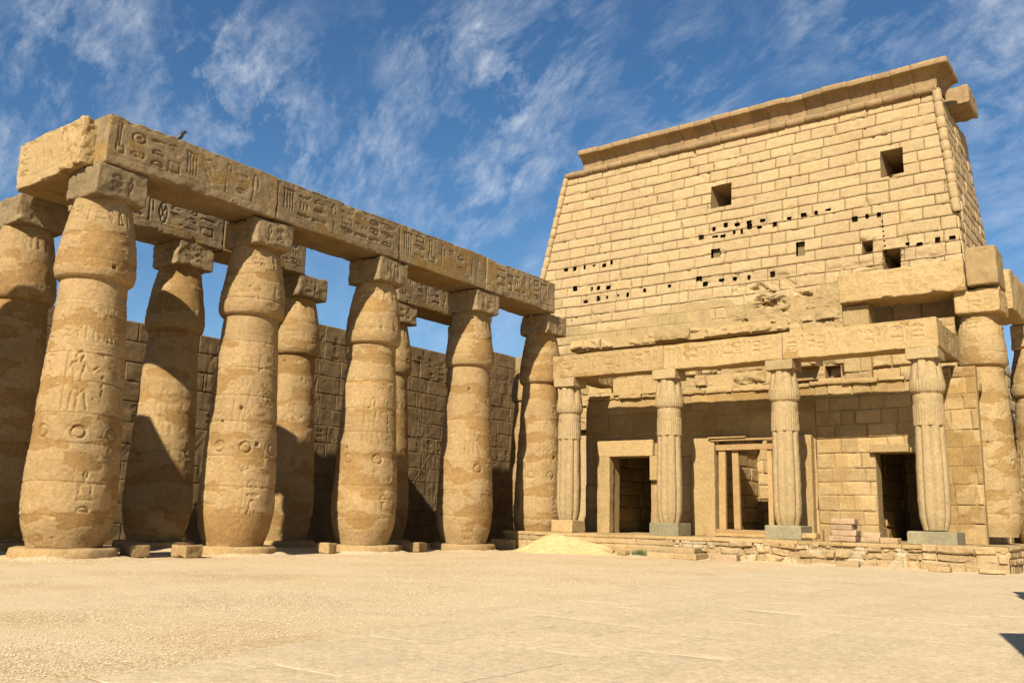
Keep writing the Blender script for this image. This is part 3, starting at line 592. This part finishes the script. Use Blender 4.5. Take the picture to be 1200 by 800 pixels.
# architraves
def sqpatch(thr=.15, bias=None):
    def f(P, W):
        b = bias(P) if bias else 0
        return sst(fbm(W*[1, 1, 1.3], 1.3, 4, 15.)+b, thr, thr+.05)
    return f
def architrave(name, label, segs, axis, hmface, z0, z1, depth, off, seed, mat=None, clean=1.0):
    """segs: list of (start, end) along axis ('y' or 'x'); off = centre of the other axis."""
    c0 = ((segs[0][0]+segs[-1][1])/2); root = thing(name, label, 'architrave', (off, c0, z0) if axis == 'y' else (c0, off, z0))
    r = np.random.RandomState(seed)
    for i, (a, b) in enumerate(segs):
        L = b-a; H = z1-z0; hm = HM(L, H, .02); hm.stroke([[[0, 0], [1, 0]]], .1, H-.1, L-.2, 1, t=.03, d=.03); hm.stroke([[[0, 0], [1, 0]]], .1, .34, L-.2, 1, t=.03, d=.02)
        hm.row(.2, L-.25, .38, H-.55, r, t=.04, d=.065)
        mb = MB(); zc = (z0+z1)/2+(.0 if i % 2 else .02)
        if axis == 'y': block(mb, (off, (a+b)/2, zc), (depth, L-.015, H), r=.02+.03*clean, amp=.035*clean, res=(.035, .14), seed=seed+i, hm={(0, 1): (hm, 1, 1, 0, 0)}, chip=.30*clean, patch=sqpatch(.26+.1*(clean < 1), lambda P: .14*sst(-P[..., 2]-.35, 0, .3)), big=.05*clean)
        else: block(mb, ((a+b)/2, off, zc), (L-.015, depth, H), r=.02+.03*clean, amp=.035*clean, res=(.04, .14), seed=seed+i, hm={(1, -1): (hm, 0, 1, 0, 0)}, chip=.30*clean, patch=sqpatch(.26+.1*(clean < 1), lambda P: .14*sst(-P[..., 2]-.35, 0, .3)), big=.05)
        mb.build('beam', mat or S_ARC, root)
    return root
ys = [Y0+k*SP for k in range(6)]
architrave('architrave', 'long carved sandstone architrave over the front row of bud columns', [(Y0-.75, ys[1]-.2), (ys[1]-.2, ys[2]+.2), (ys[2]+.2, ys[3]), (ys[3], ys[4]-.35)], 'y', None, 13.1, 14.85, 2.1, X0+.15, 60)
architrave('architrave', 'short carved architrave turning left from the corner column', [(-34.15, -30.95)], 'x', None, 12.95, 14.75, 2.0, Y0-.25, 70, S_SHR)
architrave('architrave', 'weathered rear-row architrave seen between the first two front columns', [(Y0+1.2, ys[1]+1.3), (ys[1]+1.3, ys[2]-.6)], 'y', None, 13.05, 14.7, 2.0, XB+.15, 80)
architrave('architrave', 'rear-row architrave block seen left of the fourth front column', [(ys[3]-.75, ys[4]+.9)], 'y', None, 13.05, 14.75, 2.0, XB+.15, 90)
mb = MB(); block(mb, (-30.3, Y0-.85, 13.95), (1.5, .75, 1.75), r=.08, amp=.13, res=.04, seed=3, chip=.2, big=.05, tint=.2)
tag(mb.build('rough_stone', S_SHR), 'rough broken stone wedged in the corner above the nearest abacus', 'stone block')

# small stone blocks between the plinths
for i, (x, y, sx, sz, lab) in enumerate([(-29.35, 17.7, .75, .42, 'low stone block just right of the nearest plinth'), (-28.85, 19.4, .8, .42, 'low stone block just left of the second plinth'), (-29.5, 26.4, .65, .42, 'low stone block just left of the third plinth'),
      (-29.4, 31.6, .9, .42, 'low stone block between the third and fourth plinths'), (-29.6, 30.4, .7, .3, 'low dark stone block right of the third plinth'), (-30.4, 37.2, 1.0, .4, 'low stone block right of the fourth plinth'), (-30.6, 39.9, 1.3, .5, 'low stone block beside the sand heap, foot of the last column')]):
    mb = MB(); block(mb, (x, y, sz/2), (sx, sx*.9, sz), rot=.1*i, r=.04, amp=.06, res=.06, seed=i+5, chip=.2); tag(mb.build('stone_block', S_COL), lab, 'stone block', 'low stone blocks between the column plinths')

# ================================================================== ENCLOSURE WALL
def backwall():
    XW = -39.6; f = fplane((XW, 0, 0), (0, 1, 0), (1, 0, 0)); hm = HM(60, 14, .03); r = np.random.RandomState(9)
    for k in range(14): hm.stroke(FIG, 10+k*3.3, 1.0, 2.2, 4.6, t=.05, d=.03); hm.stroke(FIG, 11+k*3.1, 6.6, 2.0, 3.4, t=.05, d=.03); hm.stroke([[[0, 0], [1, 1]], [[.1, 0], [1, .85]]], 12+k*3.3, 3, 2.2, 3, t=.045, d=.025)
    for k in range(46): hm.column(9.5+k*1.02, .55, 10.2, 11.6, r, t=.05, d=.05); hm.column(9.7+k*1.02, .5, 5.6, 6.4, r, t=.05, d=.05)
    prof = ([0, 20, 28, 31, 36, 45, 50, 58], [10.0, 10.2, 10.4, 12.0, 12.0, 12.3, 12.95, 13.0])
    mb = MB(); masonry(mb, f, (6, 58), courses(-.1, 13.6, .95, 6, .15), (1.2, 2.6), .05, .025, .08, .03, .018, top=lambda u: np.interp(u, *prof), hm=hm, seed=31, thick=1.6, erode=lambda A, B, S: np.clip(fbm(S, 1.4, 4, 3.)*1.5, 0, 1)*.05)
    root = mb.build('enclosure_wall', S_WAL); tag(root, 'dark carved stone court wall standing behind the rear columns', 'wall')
backwall()

# ================================================================== SHRINE: platform, walls, columns
def platform():
    root = thing('platform', 'low raised stone platform of rubble and slabs under the shrine', 'platform', (-18.5, 40.2, 0))
    f = fplane((0, 40.1, 0), (1, 0, 0), (0, -1, 0)); mb = MB()
    masonry(mb, f, (-30.7, -20.6), [(-.1, .5), (.5, .9)], (1.6, 3.2), .05, .03, .09, .04, .02, seed=41, thick=1.2, patch=lambda A, B, S: sst(fbm(S, 1.5, 3), .1, .2)*.25)
    masonry(mb, f, (-20.6, -9.4), [(-.1, .27), (.27, .60), (.60, .9)], (.35, 1.3), .12, .05, .05, .16, .14, seed=42, thick=1.2, chipf=1.8, warp=.16,
            patch=lambda A, B, S: sst(fbm(S, .6, 5, 3.), .06, .2))
    masonry(mb, fplane((0, 39.6, 0), (1, 0, 0), (0, -1, 0)), (-9.4, -6.3), [(-.1, .36), (.36, .7), (.7, 1.0)], (.4, 1.4), .12, .05, .05, .14, .1, seed=43, thick=1.2, chipf=1.6, warp=.10)
    masonry(mb, fplane((-6.2, 0, 0), (0, 1, 0), (1, 0, 0)), (39.6, 46.5), [(-.1, .3), (.3, .55), (.55, .82), (.82, 1.0)], (.6, 1.6), .1, .05, .08, .06, .05, seed=44, thick=1.2)
    mb.build('retaining_face', S_RUB, root)
    mb = MB(); r = np.random.RandomState(3); x = -30.8
    while x < -6.4:
        w = min(r.uniform(1.4, 2.6), -6.3-x); y = 40.05 if x < -9.6 else 39.55
        for (a, b) in ((y, 42.2), (42.2, 46.), (46., 50), (50, YB+.5)): block(mb, (x+w/2, (a+b)/2, .88+r.uniform(-.012, .012)), (w-.02, b-a-.02, .16), r=.02, amp=.012, res=.16, seed=x, chip=.05)
        x += w
    mb.build('paving_slab', S_SHR, root)
platform()

DOORS = [(-27.57, -24.95, .9, 5.22), (-20.96, -17.25, .9, 6.02), (-12.77, -10.55, .9, 5.15)]
def shrine_wall():
    root = thing('shrine_wall', 'roofless shrine front wall with three doorways behind the papyrus columns', 'shrine', (-19, 46, .9))
    f = fplane((0, 46.0, 0), (1, 0, 0), (0, -1, 0))
    hm = HM(14, 14, .03)
    def pt(A, B, S): return sst(fbm(S, 1.6, 3, 5.), .0, .1)*.5+np.where((A > -24.4) & (A < -15.6) & (B > 6.0), .5, 0)
    mb = MB(); hl = [(a, b, c, d) for a, b, c, d in DOORS]
    def build(u0, u1, seed, cs, bl, rgh, jd, **k):
        masonry(mb, f, (u0, u1), cs, bl, jd, .05, .10, rgh, .03, holes=hl, patch=pt, seed=seed, thick=.9, **k)
    build(-29.3, -21.0, 51, [(.9, 2.2), (2.2, 3.6), (3.6, 5.22), (5.22, 6.6), (6.6, 7.7), (7.7, 8.6)], (1.4, 3.2), .03, .06)
    build(-21.0, -15.6, 52, [(.9, 2.4), (2.4, 4.2), (4.2, 6.02), (6.02, 7.4), (7.4, 8.6)], (2.4, 4.), .02, .04)
    build(-15.6, -8.4, 53, [(.9, 1.7), (1.7, 2.35), (2.35, 3.1), (3.1, 3.75), (3.75, 4.4), (4.4, 5.15), (5.15, 5.9), (5.9, 6.6), (6.6, 7.3), (7.3, 8.0), (8.0, 8.7)], (.7, 1.6), .06, .10)
    # wall thickness at the door reveals and solid backing where blocks meet a doorway
    def bx(x0, x1, y0, y1, z0, z1, t=0.): block(mb, ((x0+x1)/2, (y0+y1)/2, (z0+z1)/2), (x1-x0, y1-y0, z1-z0), r=.02, amp=.015, res=.2, seed=x0+z0, chip=.06, tint=t)
    for (a, b, z0, z1) in DOORS:
        bx(a-.9, a+.0, 46.12, 47.0, .9, z1); bx(b, b+.9, 46.12, 47.0, .9, z1); bx(a-.8, b+.8, 46.12, 47.0, z1, z1+1.2)
    # upper course, proud and lit, over the left doorway; broken ledge along the top
    bx(-27.3, -24.2, 45.75, 46.6, 8.78, 9.75, .5)
    mb.build('front_wall', S_SHR, root)
    mb = MB(); r = np.random.RandomState(8); x = -29.2
    while x < -8.6:
        w = r.uniform(1.2, 2.4); block(mb, (x+w/2, 46.3+r.uniform(-.06, .06), 8.68+r.uniform(-.03, .04)), (w-.03, .95, r.uniform(.16, .3)), r=.04, amp=.06, res=.09, seed=x, chip=.16); x += w
    mb.build('wall_coping', S_SHR, root)
    # side walls of the three chambers, and their fallen-in back wall
    mb = MB()
    for (xw, zt) in ((-29.0, 8.6), (-8.6, 8.4)):
        masonry(mb, fplane((xw, 0, 0), (0, 1, 0), (1, 0, 0)), (47.0, YB), courses(.9, zt, .8, 5), (1.2, 2.4), .08, .05, .2, .05, .04, seed=int(60+xw), thick=.8)
    for (xw, zt) in ((-22.0, 8.4), (-16.2, 8.4), (-13.4, 6.5)):
        masonry(mb, fplane((xw, 0, 0), (0, 1, 0), (1, 0, 0)), (47.0, YB), courses(.9, zt, .8, 5), (1.2, 2.4), .08, .05, .12, .06, .04, seed=int(60+xw), thick=.7, hm=None)
    masonry(mb, fplane((0, YB-.9, 0), (1, 0, 0), (0, -1, 0)), (-29, -8.6), courses(.9, 8.2, .75, 5), (.8, 1.9), .12, .06, .14, .08, .08, seed=77, thick=.7)
    mb.build('chamber_wall', S_SHR, root)
    mb = MB(); x = -29.1
    while x < -22.4: block(mb, (x+.8, 50.3, 8.35), (1.58, 7.4, .42), r=.04, amp=.03, res=.3, seed=x, chip=.1); x += 1.6
    mb.build('roof_slab', S_SHR, root); mb = MB(); x = -12.9
    while x < -8.9: block(mb, (x+.8, 50.3, 8.2), (1.58, 7.2, .42), r=.04, amp=.03, res=.3, seed=x, chip=.1); x += 1.6
    mb.build('roof_slab', S_SHR, root)
    # proud smooth door frames
    def frame(parts, nm='door_frame'):
        for (x0, x1, y0, y1, z0, z1, hm) in parts:
            mb = MB(); nn = nm if (x1-x0) < 2.5 or nm != 'door_frame' else 'lintel'
            block(mb, ((x0+x1)/2, (y0+y1)/2, (z0+z1)/2), (x1-x0, y1-y0, z1-z0), r=.025, amp=.022, res=(.05, .1), seed=x0, chip=.08, hm=({(1, -1): (hm, 0, 1, 0, 0)} if hm else None)); mb.build('door_jamb' if nn == 'door_frame' else nn, S_SHR, root)
    def post_hm(w, h, sd):
        q = HM(w, h, .02); q.column(w*.2, w*.6, .3, h-.3, np.random.RandomState(sd), t=.028, d=.02); return q
    frame([(-28.39, -27.5, 45.72, 46.2, .95, 5.25, None), (-28.39, -24.7, 45.70, 46.2, 5.25, 6.15, None), (-24.9, -24.3, 45.72, 46.2, 3.9, 5.25, None), (-24.75, -24.3, 45.72, 46.2, .95, 3.2, None)])
    frame([(-22.25, -20.93, 45.55, 46.3, .95, 6.1, post_hm(1.32, 5.2, 4)), (-17.3, -15.7, 45.55, 46.3, .95, 6.1, post_hm(1.6, 5.2, 5))])
    frame([(-12.95, -11.15, 45.75, 46.3, 5.15, 5.55, None)], 'lintel')
shrine_wall()

# rubble blocks standing free on top of the shrine at the right, under the great beam
mb = MB()
masonry(mb, fplane((0, 47.5, 0), (1, 0, 0), (0, -1, 0)), (-14.5, -13.15), courses(8.6, 12.95, .8, 3), (1.2, 1.4), .1, .05, .1, .06, .05, seed=91, thick=1.2)
tag(mb.build('pier', S_SHR), 'short masonry pier carrying the left end of the high carved beam', 'pier')

FPROF = [(1.55, .50), (1.75, .56), (2.1, .635), (2.8, .67), (3.8, .66), (5.0, .635), (5.9, .612), (6.0, .62), (7.32, .60), (7.35, .60), (7.38, .655), (7.46, .70), (7.62, .725), (7.9, .715), (8.35, .66), (8.86, .57)]
def papyrus_column(x, y, seed, label, ped):
    root = thing('papyrus_column', label, 'column', (x, y, .95), 'papyrus-bundle columns in front of the shrine'); r = np.random.RandomState(seed)
    zz = np.array([p[0] for p in FPROF]); rr = np.array([p[1] for p in FPROF]); Z = np.unique(np.concatenate([np.linspace(1.55, 8.86, 150), np.linspace(5.85, 6.1, 12), np.linspace(7.25, 7.6, 16)])); nth = 192
    TH = np.linspace(0, 2*np.pi, nth+1)[:-1]; T, ZZ = np.meshgrid(TH, Z, indexing='ij'); R0 = np.interp(ZZ, zz, rr)
    lob = np.abs(np.cos(T*4+.4)); lobe = (np.sqrt(np.clip(1-(1-lob)**2*1.0, 0, 1))-1)*.115
    lobe = -.10*(1-lob)**1.6
    inband = sst(ZZ, 5.93, 5.97)*(1-sst(ZZ, 7.33, 7.36)); lower = 1-inband
    ribs = .012*np.cos(T*32)*(sst(ZZ, 5.97, 6.0)*(1-sst(ZZ, 6.85, 6.9))+sst(ZZ, 7.42, 7.5)*(1-sst(ZZ, 7.9, 8.0)))
    rings = -.018*np.maximum(0, np.cos((ZZ-6.9)/.09*2*np.pi))**4*sst(ZZ, 6.88, 6.9)*(1-sst(ZZ, 7.28, 7.3))
    budl = np.where(ZZ > 7.8, lobe*sst(ZZ, 7.75, 8.3), np.where(ZZ > 7.36, 0, lobe))
    S = np.stack([np.cos(T), np.sin(T), ZZ], -1)+seed
    R_ = R0+np.where(ZZ < 5.95, lobe, budl)*lower+ribs+rings+fbm(S, .35, 4)*.022-np.clip(fbm(S, .3, 3, 8.)*2.2-1, 0, 1)*.06
    R_ = np.where(inband > .5, R_+.012, R_)
    mb = MB(); mb.add(np.stack([x+np.cos(T)*R_, y+np.sin(T)*R_, ZZ], -1), gridF(nth, len(Z), True), 0., .35*fbm(S, 1.2, 3)); mb.build('shaft', S_FLU, root)
    mb = MB(); block(mb, (x, y, 9.08), (1.32, 1.32, .48), r=.03, amp=.02, res=.08, seed=seed, chip=.10); mb.build('abacus', S_FLU, root)
    mb = MB(); (sx, sy, z1, mat) = ped; block(mb, (x, y, (.95+z1)/2), (sx, sy, z1-.95), r=.03, amp=.02, res=.09, seed=seed+4, chip=.10); mb.build('plinth', mat, root)
YF = 42.3
papyrus_column(-28.02, YF, 2, 'slim papyrus-bundle column against the last great column', (1.35, 1.35, 1.6, S_SHR))
papyrus_column(-21.87, YF, 3, 'slim papyrus-bundle column between the left and middle doorways', (1.6, 1.45, 1.58, S_GRN))
papyrus_column(-15.78, YF, 5, 'slim papyrus-bundle column right of the timber-propped doorway', (1.7, 1.5, 1.6, S_GRN))
papyrus_column(-9.40, YF, 7, 'rightmost slim papyrus-bundle column on a wide granite slab', (1.95, 1.6, 1.5, S_GRN))
# two stacked slab pieces below the second plinth; shrine architrave
architrave('shrine_architrave', 'pale carved architrave across the four slim papyrus columns', [(-28.8, -21.9), (-21.9, -15.6), (-15.6, -8.72)], 'x', None, 9.3, 10.6, 1.15, YF, 110, S_SHR, .4)
for nm, x, lab in (('side_beam', -27.9, 'short beam from the leftmost slim column back to the wall'), ('side_beam', -9.3, 'short beam from the rightmost slim column back to the wall')):
    hmq = HM(3.6, 1.3, .02); hmq.row(.2, 3.3, .2, .9, np.random.RandomState(5), t=.04, d=.05)
    mb = MB(); block(mb, (x, 44.6, 9.93), (1.1, 3.4, 1.22), r=.04, amp=.03, res=(.04, .12), seed=x, chip=.12, hm={(0, 1): (hmq, 1, 1, 0, 0)}); tag(mb.build(nm, S_SHR), lab, 'beam')

# ---- great column at the right and its carved beams
SK = .93
court_column(-8.2, 48.4, 66, 'great bud column on the platform right of the slim columns', res=.05, zb=1.0, scale=.905, wide=.87, mat=S_SHR, plinth=False, group='great columns beside the gateway', ztop=13.05, plaster=-.08, ab=(2.0, 2.1))
court_column(-6.85, 55.0, 67, 'great column at the right edge, partly hidden behind another', res=.07, zb=.3, scale=.9, wide=.93, mat=S_SHR, plinth=False, group='great columns beside the gateway', ztop=12.4, plaster=-.05)
for lab, x0, x1, y0, y1, z0, z1, car in [('high carved beam spanning left from the great right column', -14.45, -8.42, 46.95, 48.9, 12.95, 14.5, 1), ('corner block of the high beam above the great right column', -8.38, -7.05, 47.0, 49.2, 13.1, 14.95, 0),
        ('stepped broken beam running back from the corner block', -8.3, -6.8, 49.25, 53.4, 12.3, 14.3, 1), ('lower broken beam further back beside the gateway', -7.6, -6.0, 54.2, 57.0, 12.4, 14.0, 1)]:
    hmq = HM(6, 2.4, .02); hmq.row(.3, max(x1-x0, y1-y0)-.3, .3, .55, np.random.RandomState(6), t=.03, d=.03); hmq.row(.3, max(x1-x0, y1-y0)-.3, .9, .5, np.random.RandomState(16), t=.03, d=.03)
    mb = MB(); block(mb, ((x0+x1)/2, (y0+y1)/2, (z0+z1)/2), (x1-x0, y1-y0, z1-z0), r=.06, amp=.05, res=(.045, .12), seed=x0, chip=.3, big=.08, hm=({(1, -1): (hmq, 0, 1, 0, 0)} if car else None)); tag(mb.build('beam', S_SHR), lab, 'beam')
mb = MB(); masonry(mb, fplane((0, 47.75, 0), (1, 0, 0), (0, -1, 0)), (-13.15, -9.2), [(8.6, 9.6), (9.6, 10.6), (10.6, 11.4), (11.4, 11.85)], (1.0, 2.0), .16, .07, .09, .14, .12, seed=92, thick=1.0, chipf=1.6, top=lambda u: 11.5 if u < -11.0 else 12.3)
tag(mb.build('rubble_wall', S_SHR), 'rough block wall under the high carved beam, below its dark slot', 'wall')
mb = MB(); masonry(mb, fplane((0, 50.3, 0), (1, 0, 0), (0, -1, 0)), (-14.0, -8.6), [(10.0, 11), (11, 12.1), (12.1, 13.6)], (1.0, 2.0), .1, .05, .2, .06, .05, seed=93, thick=.3)
tag(mb.build('inner_wall', S_SHR), 'dark inner wall seen in the slot under the high carved beam', 'wall')
# pilaster of masonry between the slim columns and the great column
mb = MB(); masonry(mb, fplane((0, 45.6, 0), (1, 0, 0), (0, -1, 0)), (-9.9, -8.05), courses(.95, 9.0, .82, 4), (.7, 1.5), .1, .05, .09, .06, .05, seed=95, thick=.5, patch=lambda A, B, S: sst(fbm(S, 1., 3), .1, .15))
tag(mb.build('masonry_pier', S_SHR), 'patched block pier left of the great right column', 'pier')
# gateway mass beyond the right edge
mb = MB(); masonry(mb, fplane((0, 60, 0), (1, 0, 0), (0, -1, 0)), (-7.0, 12), courses(0, 11, .9, 4), (1.2, 2.4), .1, .05, .2, .06, .05, seed=96, thick=1.8)
tag(mb.build('gateway_wall', S_PYL), 'stone gateway wall at the right edge behind the last column', 'wall')

# ---- timber prop frame in the middle doorway
tf = thing('timber_frame', 'pale timber prop frame of posts and rails in the middle doorway', 'timber frame', (-19.4, 45.6, .98))
def bar(x0, x1, z0, z1, y=45.85, d=.16, nm='post', lean=0.):
    mb = MB(); block(mb, ((x0+x1)/2, y, (z0+z1)/2), (x1-x0, d, z1-z0), r=.008, amp=.006, res=.12, seed=x0+z0, chip=.02, taper=(lambda Q: Q+np.stack([Q[..., 2]*lean, Q[..., 2]*0, Q[..., 2]*0], -1))); mb.build(nm, WOOD, tf)
bar(-20.80, -20.42, 1.3, 5.45, 45.9, .2, lean=.008); bar(-20.05, -19.70, 1.35, 5.9, 46.0, .2, lean=-.012); bar(-18.1, -17.85, 1.3, 5.9, 45.9, .2)
bar(-20.9, -17.2, 5.44, 5.74, 45.75, .1, 'rail'); bar(-21.1, -17.3, 5.92, 6.02, 45.62, .3, 'rail'); bar(-21.2, -19.1, 6.05, 6.13, 45.5, .25, 'rail')
bar(-20.95, -17.6, 1.13, 1.33, 45.7, .14, 'rail'); bar(-20.9, -17.9, .99, 1.13, 45.5, .3, 'rail')

# ---- loose stones on and before the platform
LS = [((-12.8, 41.0, 1.84), (1.0, .7, .24), .05, S_PNK, 'thin pinkish slab, topmost of the stack by the right doorway'), ((-12.85, 41.0, 1.59), (.95, .75, .22), -.04, S_PNK, 'pinkish slab second from the top of the stack'),
      ((-12.75, 41.0, 1.35), (1.05, .75, .24), .03, S_PNK, 'pinkish slab second from the bottom of the stack'), ((-12.8, 41.0, 1.10), (1.1, .8, .24), 0, S_PNK, 'pinkish slab at the bottom of the stack'),
      ((-11.65, 41.0, 1.28), (.72, .6, .24), .1, S_PNK, 'upper pinkish block right of the slab stack'), ((-11.65, 41.0, 1.07), (.78, .7, .2), -.05, S_PNK, 'lower pinkish block right of the slab stack'),
      ((-14.25, 40.9, 1.18), (.62, .5, .22), .0, S_SHR, 'small flat block beside the granite plinth of the third slim column'), ((-13.65, 41.2, 1.2), (.28, .3, .55), .6, S_SHR, 'tilted wedge stone left of the slab stack'),
      ((-10.85, 40.8, 1.08), (.72, .5, .24), -.1, S_RUB, 'small yellow block left of the wide granite slab'), ((-20.1, 39.55, .36), (2.1, .9, .26), .02, S_RUB, 'upper stone step in front of the platform'),
      ((-19.9, 39.2, .11), (2.5, 1.3, .26), -.02, S_RUB, 'lower broad stone step in front of the platform'), ((-17.6, 39.3, .12), (1.2, .6, .3), .1, S_PNK, 'reddish stone lying at the foot of the platform, right of the steps'),
      ((-23.6, 39.2, .12), (.55, .35, .2), .2, S_SHR, 'left small stone at the foot of the platform by the sand heap'), ((-22.9, 39.4, .12), (.5, .35, .2), -.2, S_RUB, 'right small stone at the foot of the platform by the grass'),
      ((-12.2, 39.35, .1), (.9, .5, .22), .1, S_RUB, 'flat stone at the foot of the platform below the slab stack'), ((-8.6, 39.0, .1), (.8, .4, .2), -.1, S_RUB, 'flat stone at the foot of the platform near its right corner'), ((-6.8, 39.1, .1), (.9, .4, .16), .3, S_RUB, 'dark flat stone lying at the right corner of the platform')]
for i, (c, s, rot, mat, lab) in enumerate(LS):
    mb = MB(); block(mb, c, s, rot=rot, r=.02, amp=.03, res=.07, seed=i*1.7, chip=.07); tag(mb.build('loose_stone', mat), lab, 'stone', 'loose stones around the platform')

# ---- sand heap
def heap():
    n = 120; x = np.linspace(-29.2, -22.6, n); y = np.linspace(37.2, 40.05, 60); GX, GY = np.meshgrid(x, y, indexing='ij'); S = np.stack([GX, GY, GX*0], -1)
    def cone(cx, cy, h, rx, ry): return h-h*np.hypot((GX-cx)/rx, (GY-cy)/ry)
    a = np.maximum(cone(-26.9, 39.6, 1.12, 2.1, 2.1), cone(-24.9, 39.8, .55, 2.2, 1.6)); k = np.logaddexp(cone(-26.9, 39.6, 1.15, 2.2, 2.1)*6, np.logaddexp(cone(-24.9, 39.8, .55, 2.3, 1.6)*6, cone(-26.0, 39.7, .85, 1.6, 1.6)*6))/6
    Z = np.minimum(k, .84+.12*fbm(S, .5, 3))+fbm(S, .35, 5)*.12+fbm(S, 1.2, 3)*.15-.08; Z = np.where(Z < -.08, -.08, Z)
    mb = MB(); mb.add(np.stack([GX, GY, Z], -1), gridF(n, 60)); tag(mb.build('sand_heap', SANDY), 'low heap of bright yellow sand against the platform', 'sand heap')
heap()
# ---- grass tufts
r = np.random.RandomState(12)
for (cx, cy, s, lab) in ((-22.2, 39.75, .36, 'leftmost small green grass tuft at the foot of the platform'), (-21.35, 39.75, .5, 'middle and largest grass tuft at the foot of the platform'), (-20.65, 39.0, .38, 'rightmost grass tuft beside the stone steps')):
    V = []; F = []
    for k in range(170):
        a = r.rand()*6.28; q = s*abs(r.randn())*.55; x, y = cx+q*math.cos(a)*1.2, cy-.1+q*math.sin(a)*.5; h = r.uniform(.12, .38); b = r.rand()*6.28; w = .014; lx, ly = r.uniform(-.15, .15, 2)
        i = len(V); V += [(x-w*math.cos(b), y-w*math.sin(b), -.02), (x+w*math.cos(b), y+w*math.sin(b), -.02), (x+w*.7*math.cos(b)+lx*.5, y+w*.7*math.sin(b)+ly*.5, h*.6), (x-w*.7*math.cos(b)+lx*.5, y-w*.7*math.sin(b)+ly*.5, h*.6), (x+lx, y+ly, h)]
        F += [(i, i+1, i+2, i+3), (i+3, i+2, i+4)]
    me = bpy.data.meshes.new('grass_tuft'); me.from_pydata(V, [], F); me.materials.append(GRASS); o = bpy.data.objects.new('grass_tuft', me); COL.objects.link(o); tag(o, lab, 'grass tuft', 'grass tufts at the platform foot')

# ---- crow on the architrave
def crow():
    root = thing('crow', 'dark crow perched on top of the front architrave near the corner', 'bird', (-28.98, 17.65, 14.88))
    bx_, by_, bz_ = -29.0, 17.65, 14.9; d = np.array([.35, .94, 0]); d /= np.linalg.norm(d)
    path = [(-.34, .02, .012, .05), (-.24, .05, .022, .055), (-.14, .10, .055, .06), (-.05, .15, .078, .075), (.04, .20, .080, .08), (.10, .26, .062, .065), (.13, .32, .046, .048), (.16, .36, .048, .048), (.20, .375, .036, .036), (.235, .37, .016, .018), (.29, .355, .006, .006)]
    mb = MB(); th = np.linspace(0, 2*np.pi, 17)[:-1]; side = np.array([-d[1], d[0], 0]); V = []
    for (a, z, w, h) in path:
        a, z = (a*.72, z+a*.42+.04) if a < .12 else (a*.9, z+.07)
        c = np.array([bx_, by_, bz_+z-.02])+d*a; V.append(c+np.cos(th)[:, None]*w*1.35*side+np.sin(th)[:, None]*h*1.45*(np.array([0, 0, .8])-.55*d))
    V = np.array(V).transpose(1, 0, 2); mb.add(V, gridF(16, len(path), True)); mb.build('body', FEATH, root)
    for s_ in (-1, 1):
        mb = MB(); block(mb, (bx_+side[0]*.03*s_, by_+side[1]*.03*s_, bz_+.03), (.014, .014, .14), r=.004, amp=0, res=.05, chip=0.); mb.build('leg', FEATH, root)
        mb = MB(); P_ = [(-.24, .04, .012), (-.14, .11, .045), (-.02, .17, .06), (.07, .22, .03)]; V = []
        for (a, z, h) in P_:
            a, z = a*.72, z+a*.42+.04
            c = np.array([bx_, by_, bz_+z])+d*a+side*s_*(.03+h*.8); V.append(c+np.cos(th)[:, None]*.018*side+np.sin(th)[:, None]*h*np.array([0, 0, 1.]))
        mb.add(np.array(V).transpose(1, 0, 2), gridF(16, 4, True)); mb.build('wing', FEATH, root)
crow()

# ---- unseen blocks added beyond the right edge to cast shadows into the court
for i, (x, y, s, h, rot, lab) in enumerate([(.77, 9.98, 2.6, 5.53, .785, 'unseen stone block added beyond the right edge to cast a shadow'), (-2.55, 22.7, .6, 4.75, .7, 'unseen post added beyond the right edge for its shadow, taller'), (-2.3, 20.9, .5, 4.75, .3, 'unseen post added beyond the right edge for its shadow, lower')]):
    mb = MB(); block(mb, (x, y, h/2), (s, s, h), rot=rot, r=.05, amp=.03, res=.3, seed=i, chip=.05, ); tag(mb.build('right_shadow_caster', S_COL), lab, 'pier')

for i, (x, y, sz, h, zt, k, lab) in enumerate([(-31.75, 8.0, 3.0, 15.6, 13.5, .25, 'tall tapering block added unseen beyond the left edge to shade the rear columns'), (-34.0, 8.0, 2.9, 12.6, 10.6, .35, 'lower block added unseen beyond the left edge to shade the rear columns')]):  # added out of view, tapered to shape the shade on the rear columns
    def tp(Q, h=h, zt=zt, k=k):
        z = Q[..., 2:3]+h/2; f = 1-(1-k)*np.clip((z-zt)/(h-zt), 0, 1)**(1.0 if k < .3 else 2.2); return np.concatenate([Q[..., :2]*f, Q[..., 2:3]], -1)
    mb = MB(); block(mb, (x, y, h/2), (sz, 1.8, h), r=.1, amp=.05, res=.25, seed=i+3, chip=.1, taper=tp); tag(mb.build('left_shadow_caster', S_COL), lab, 'pier')
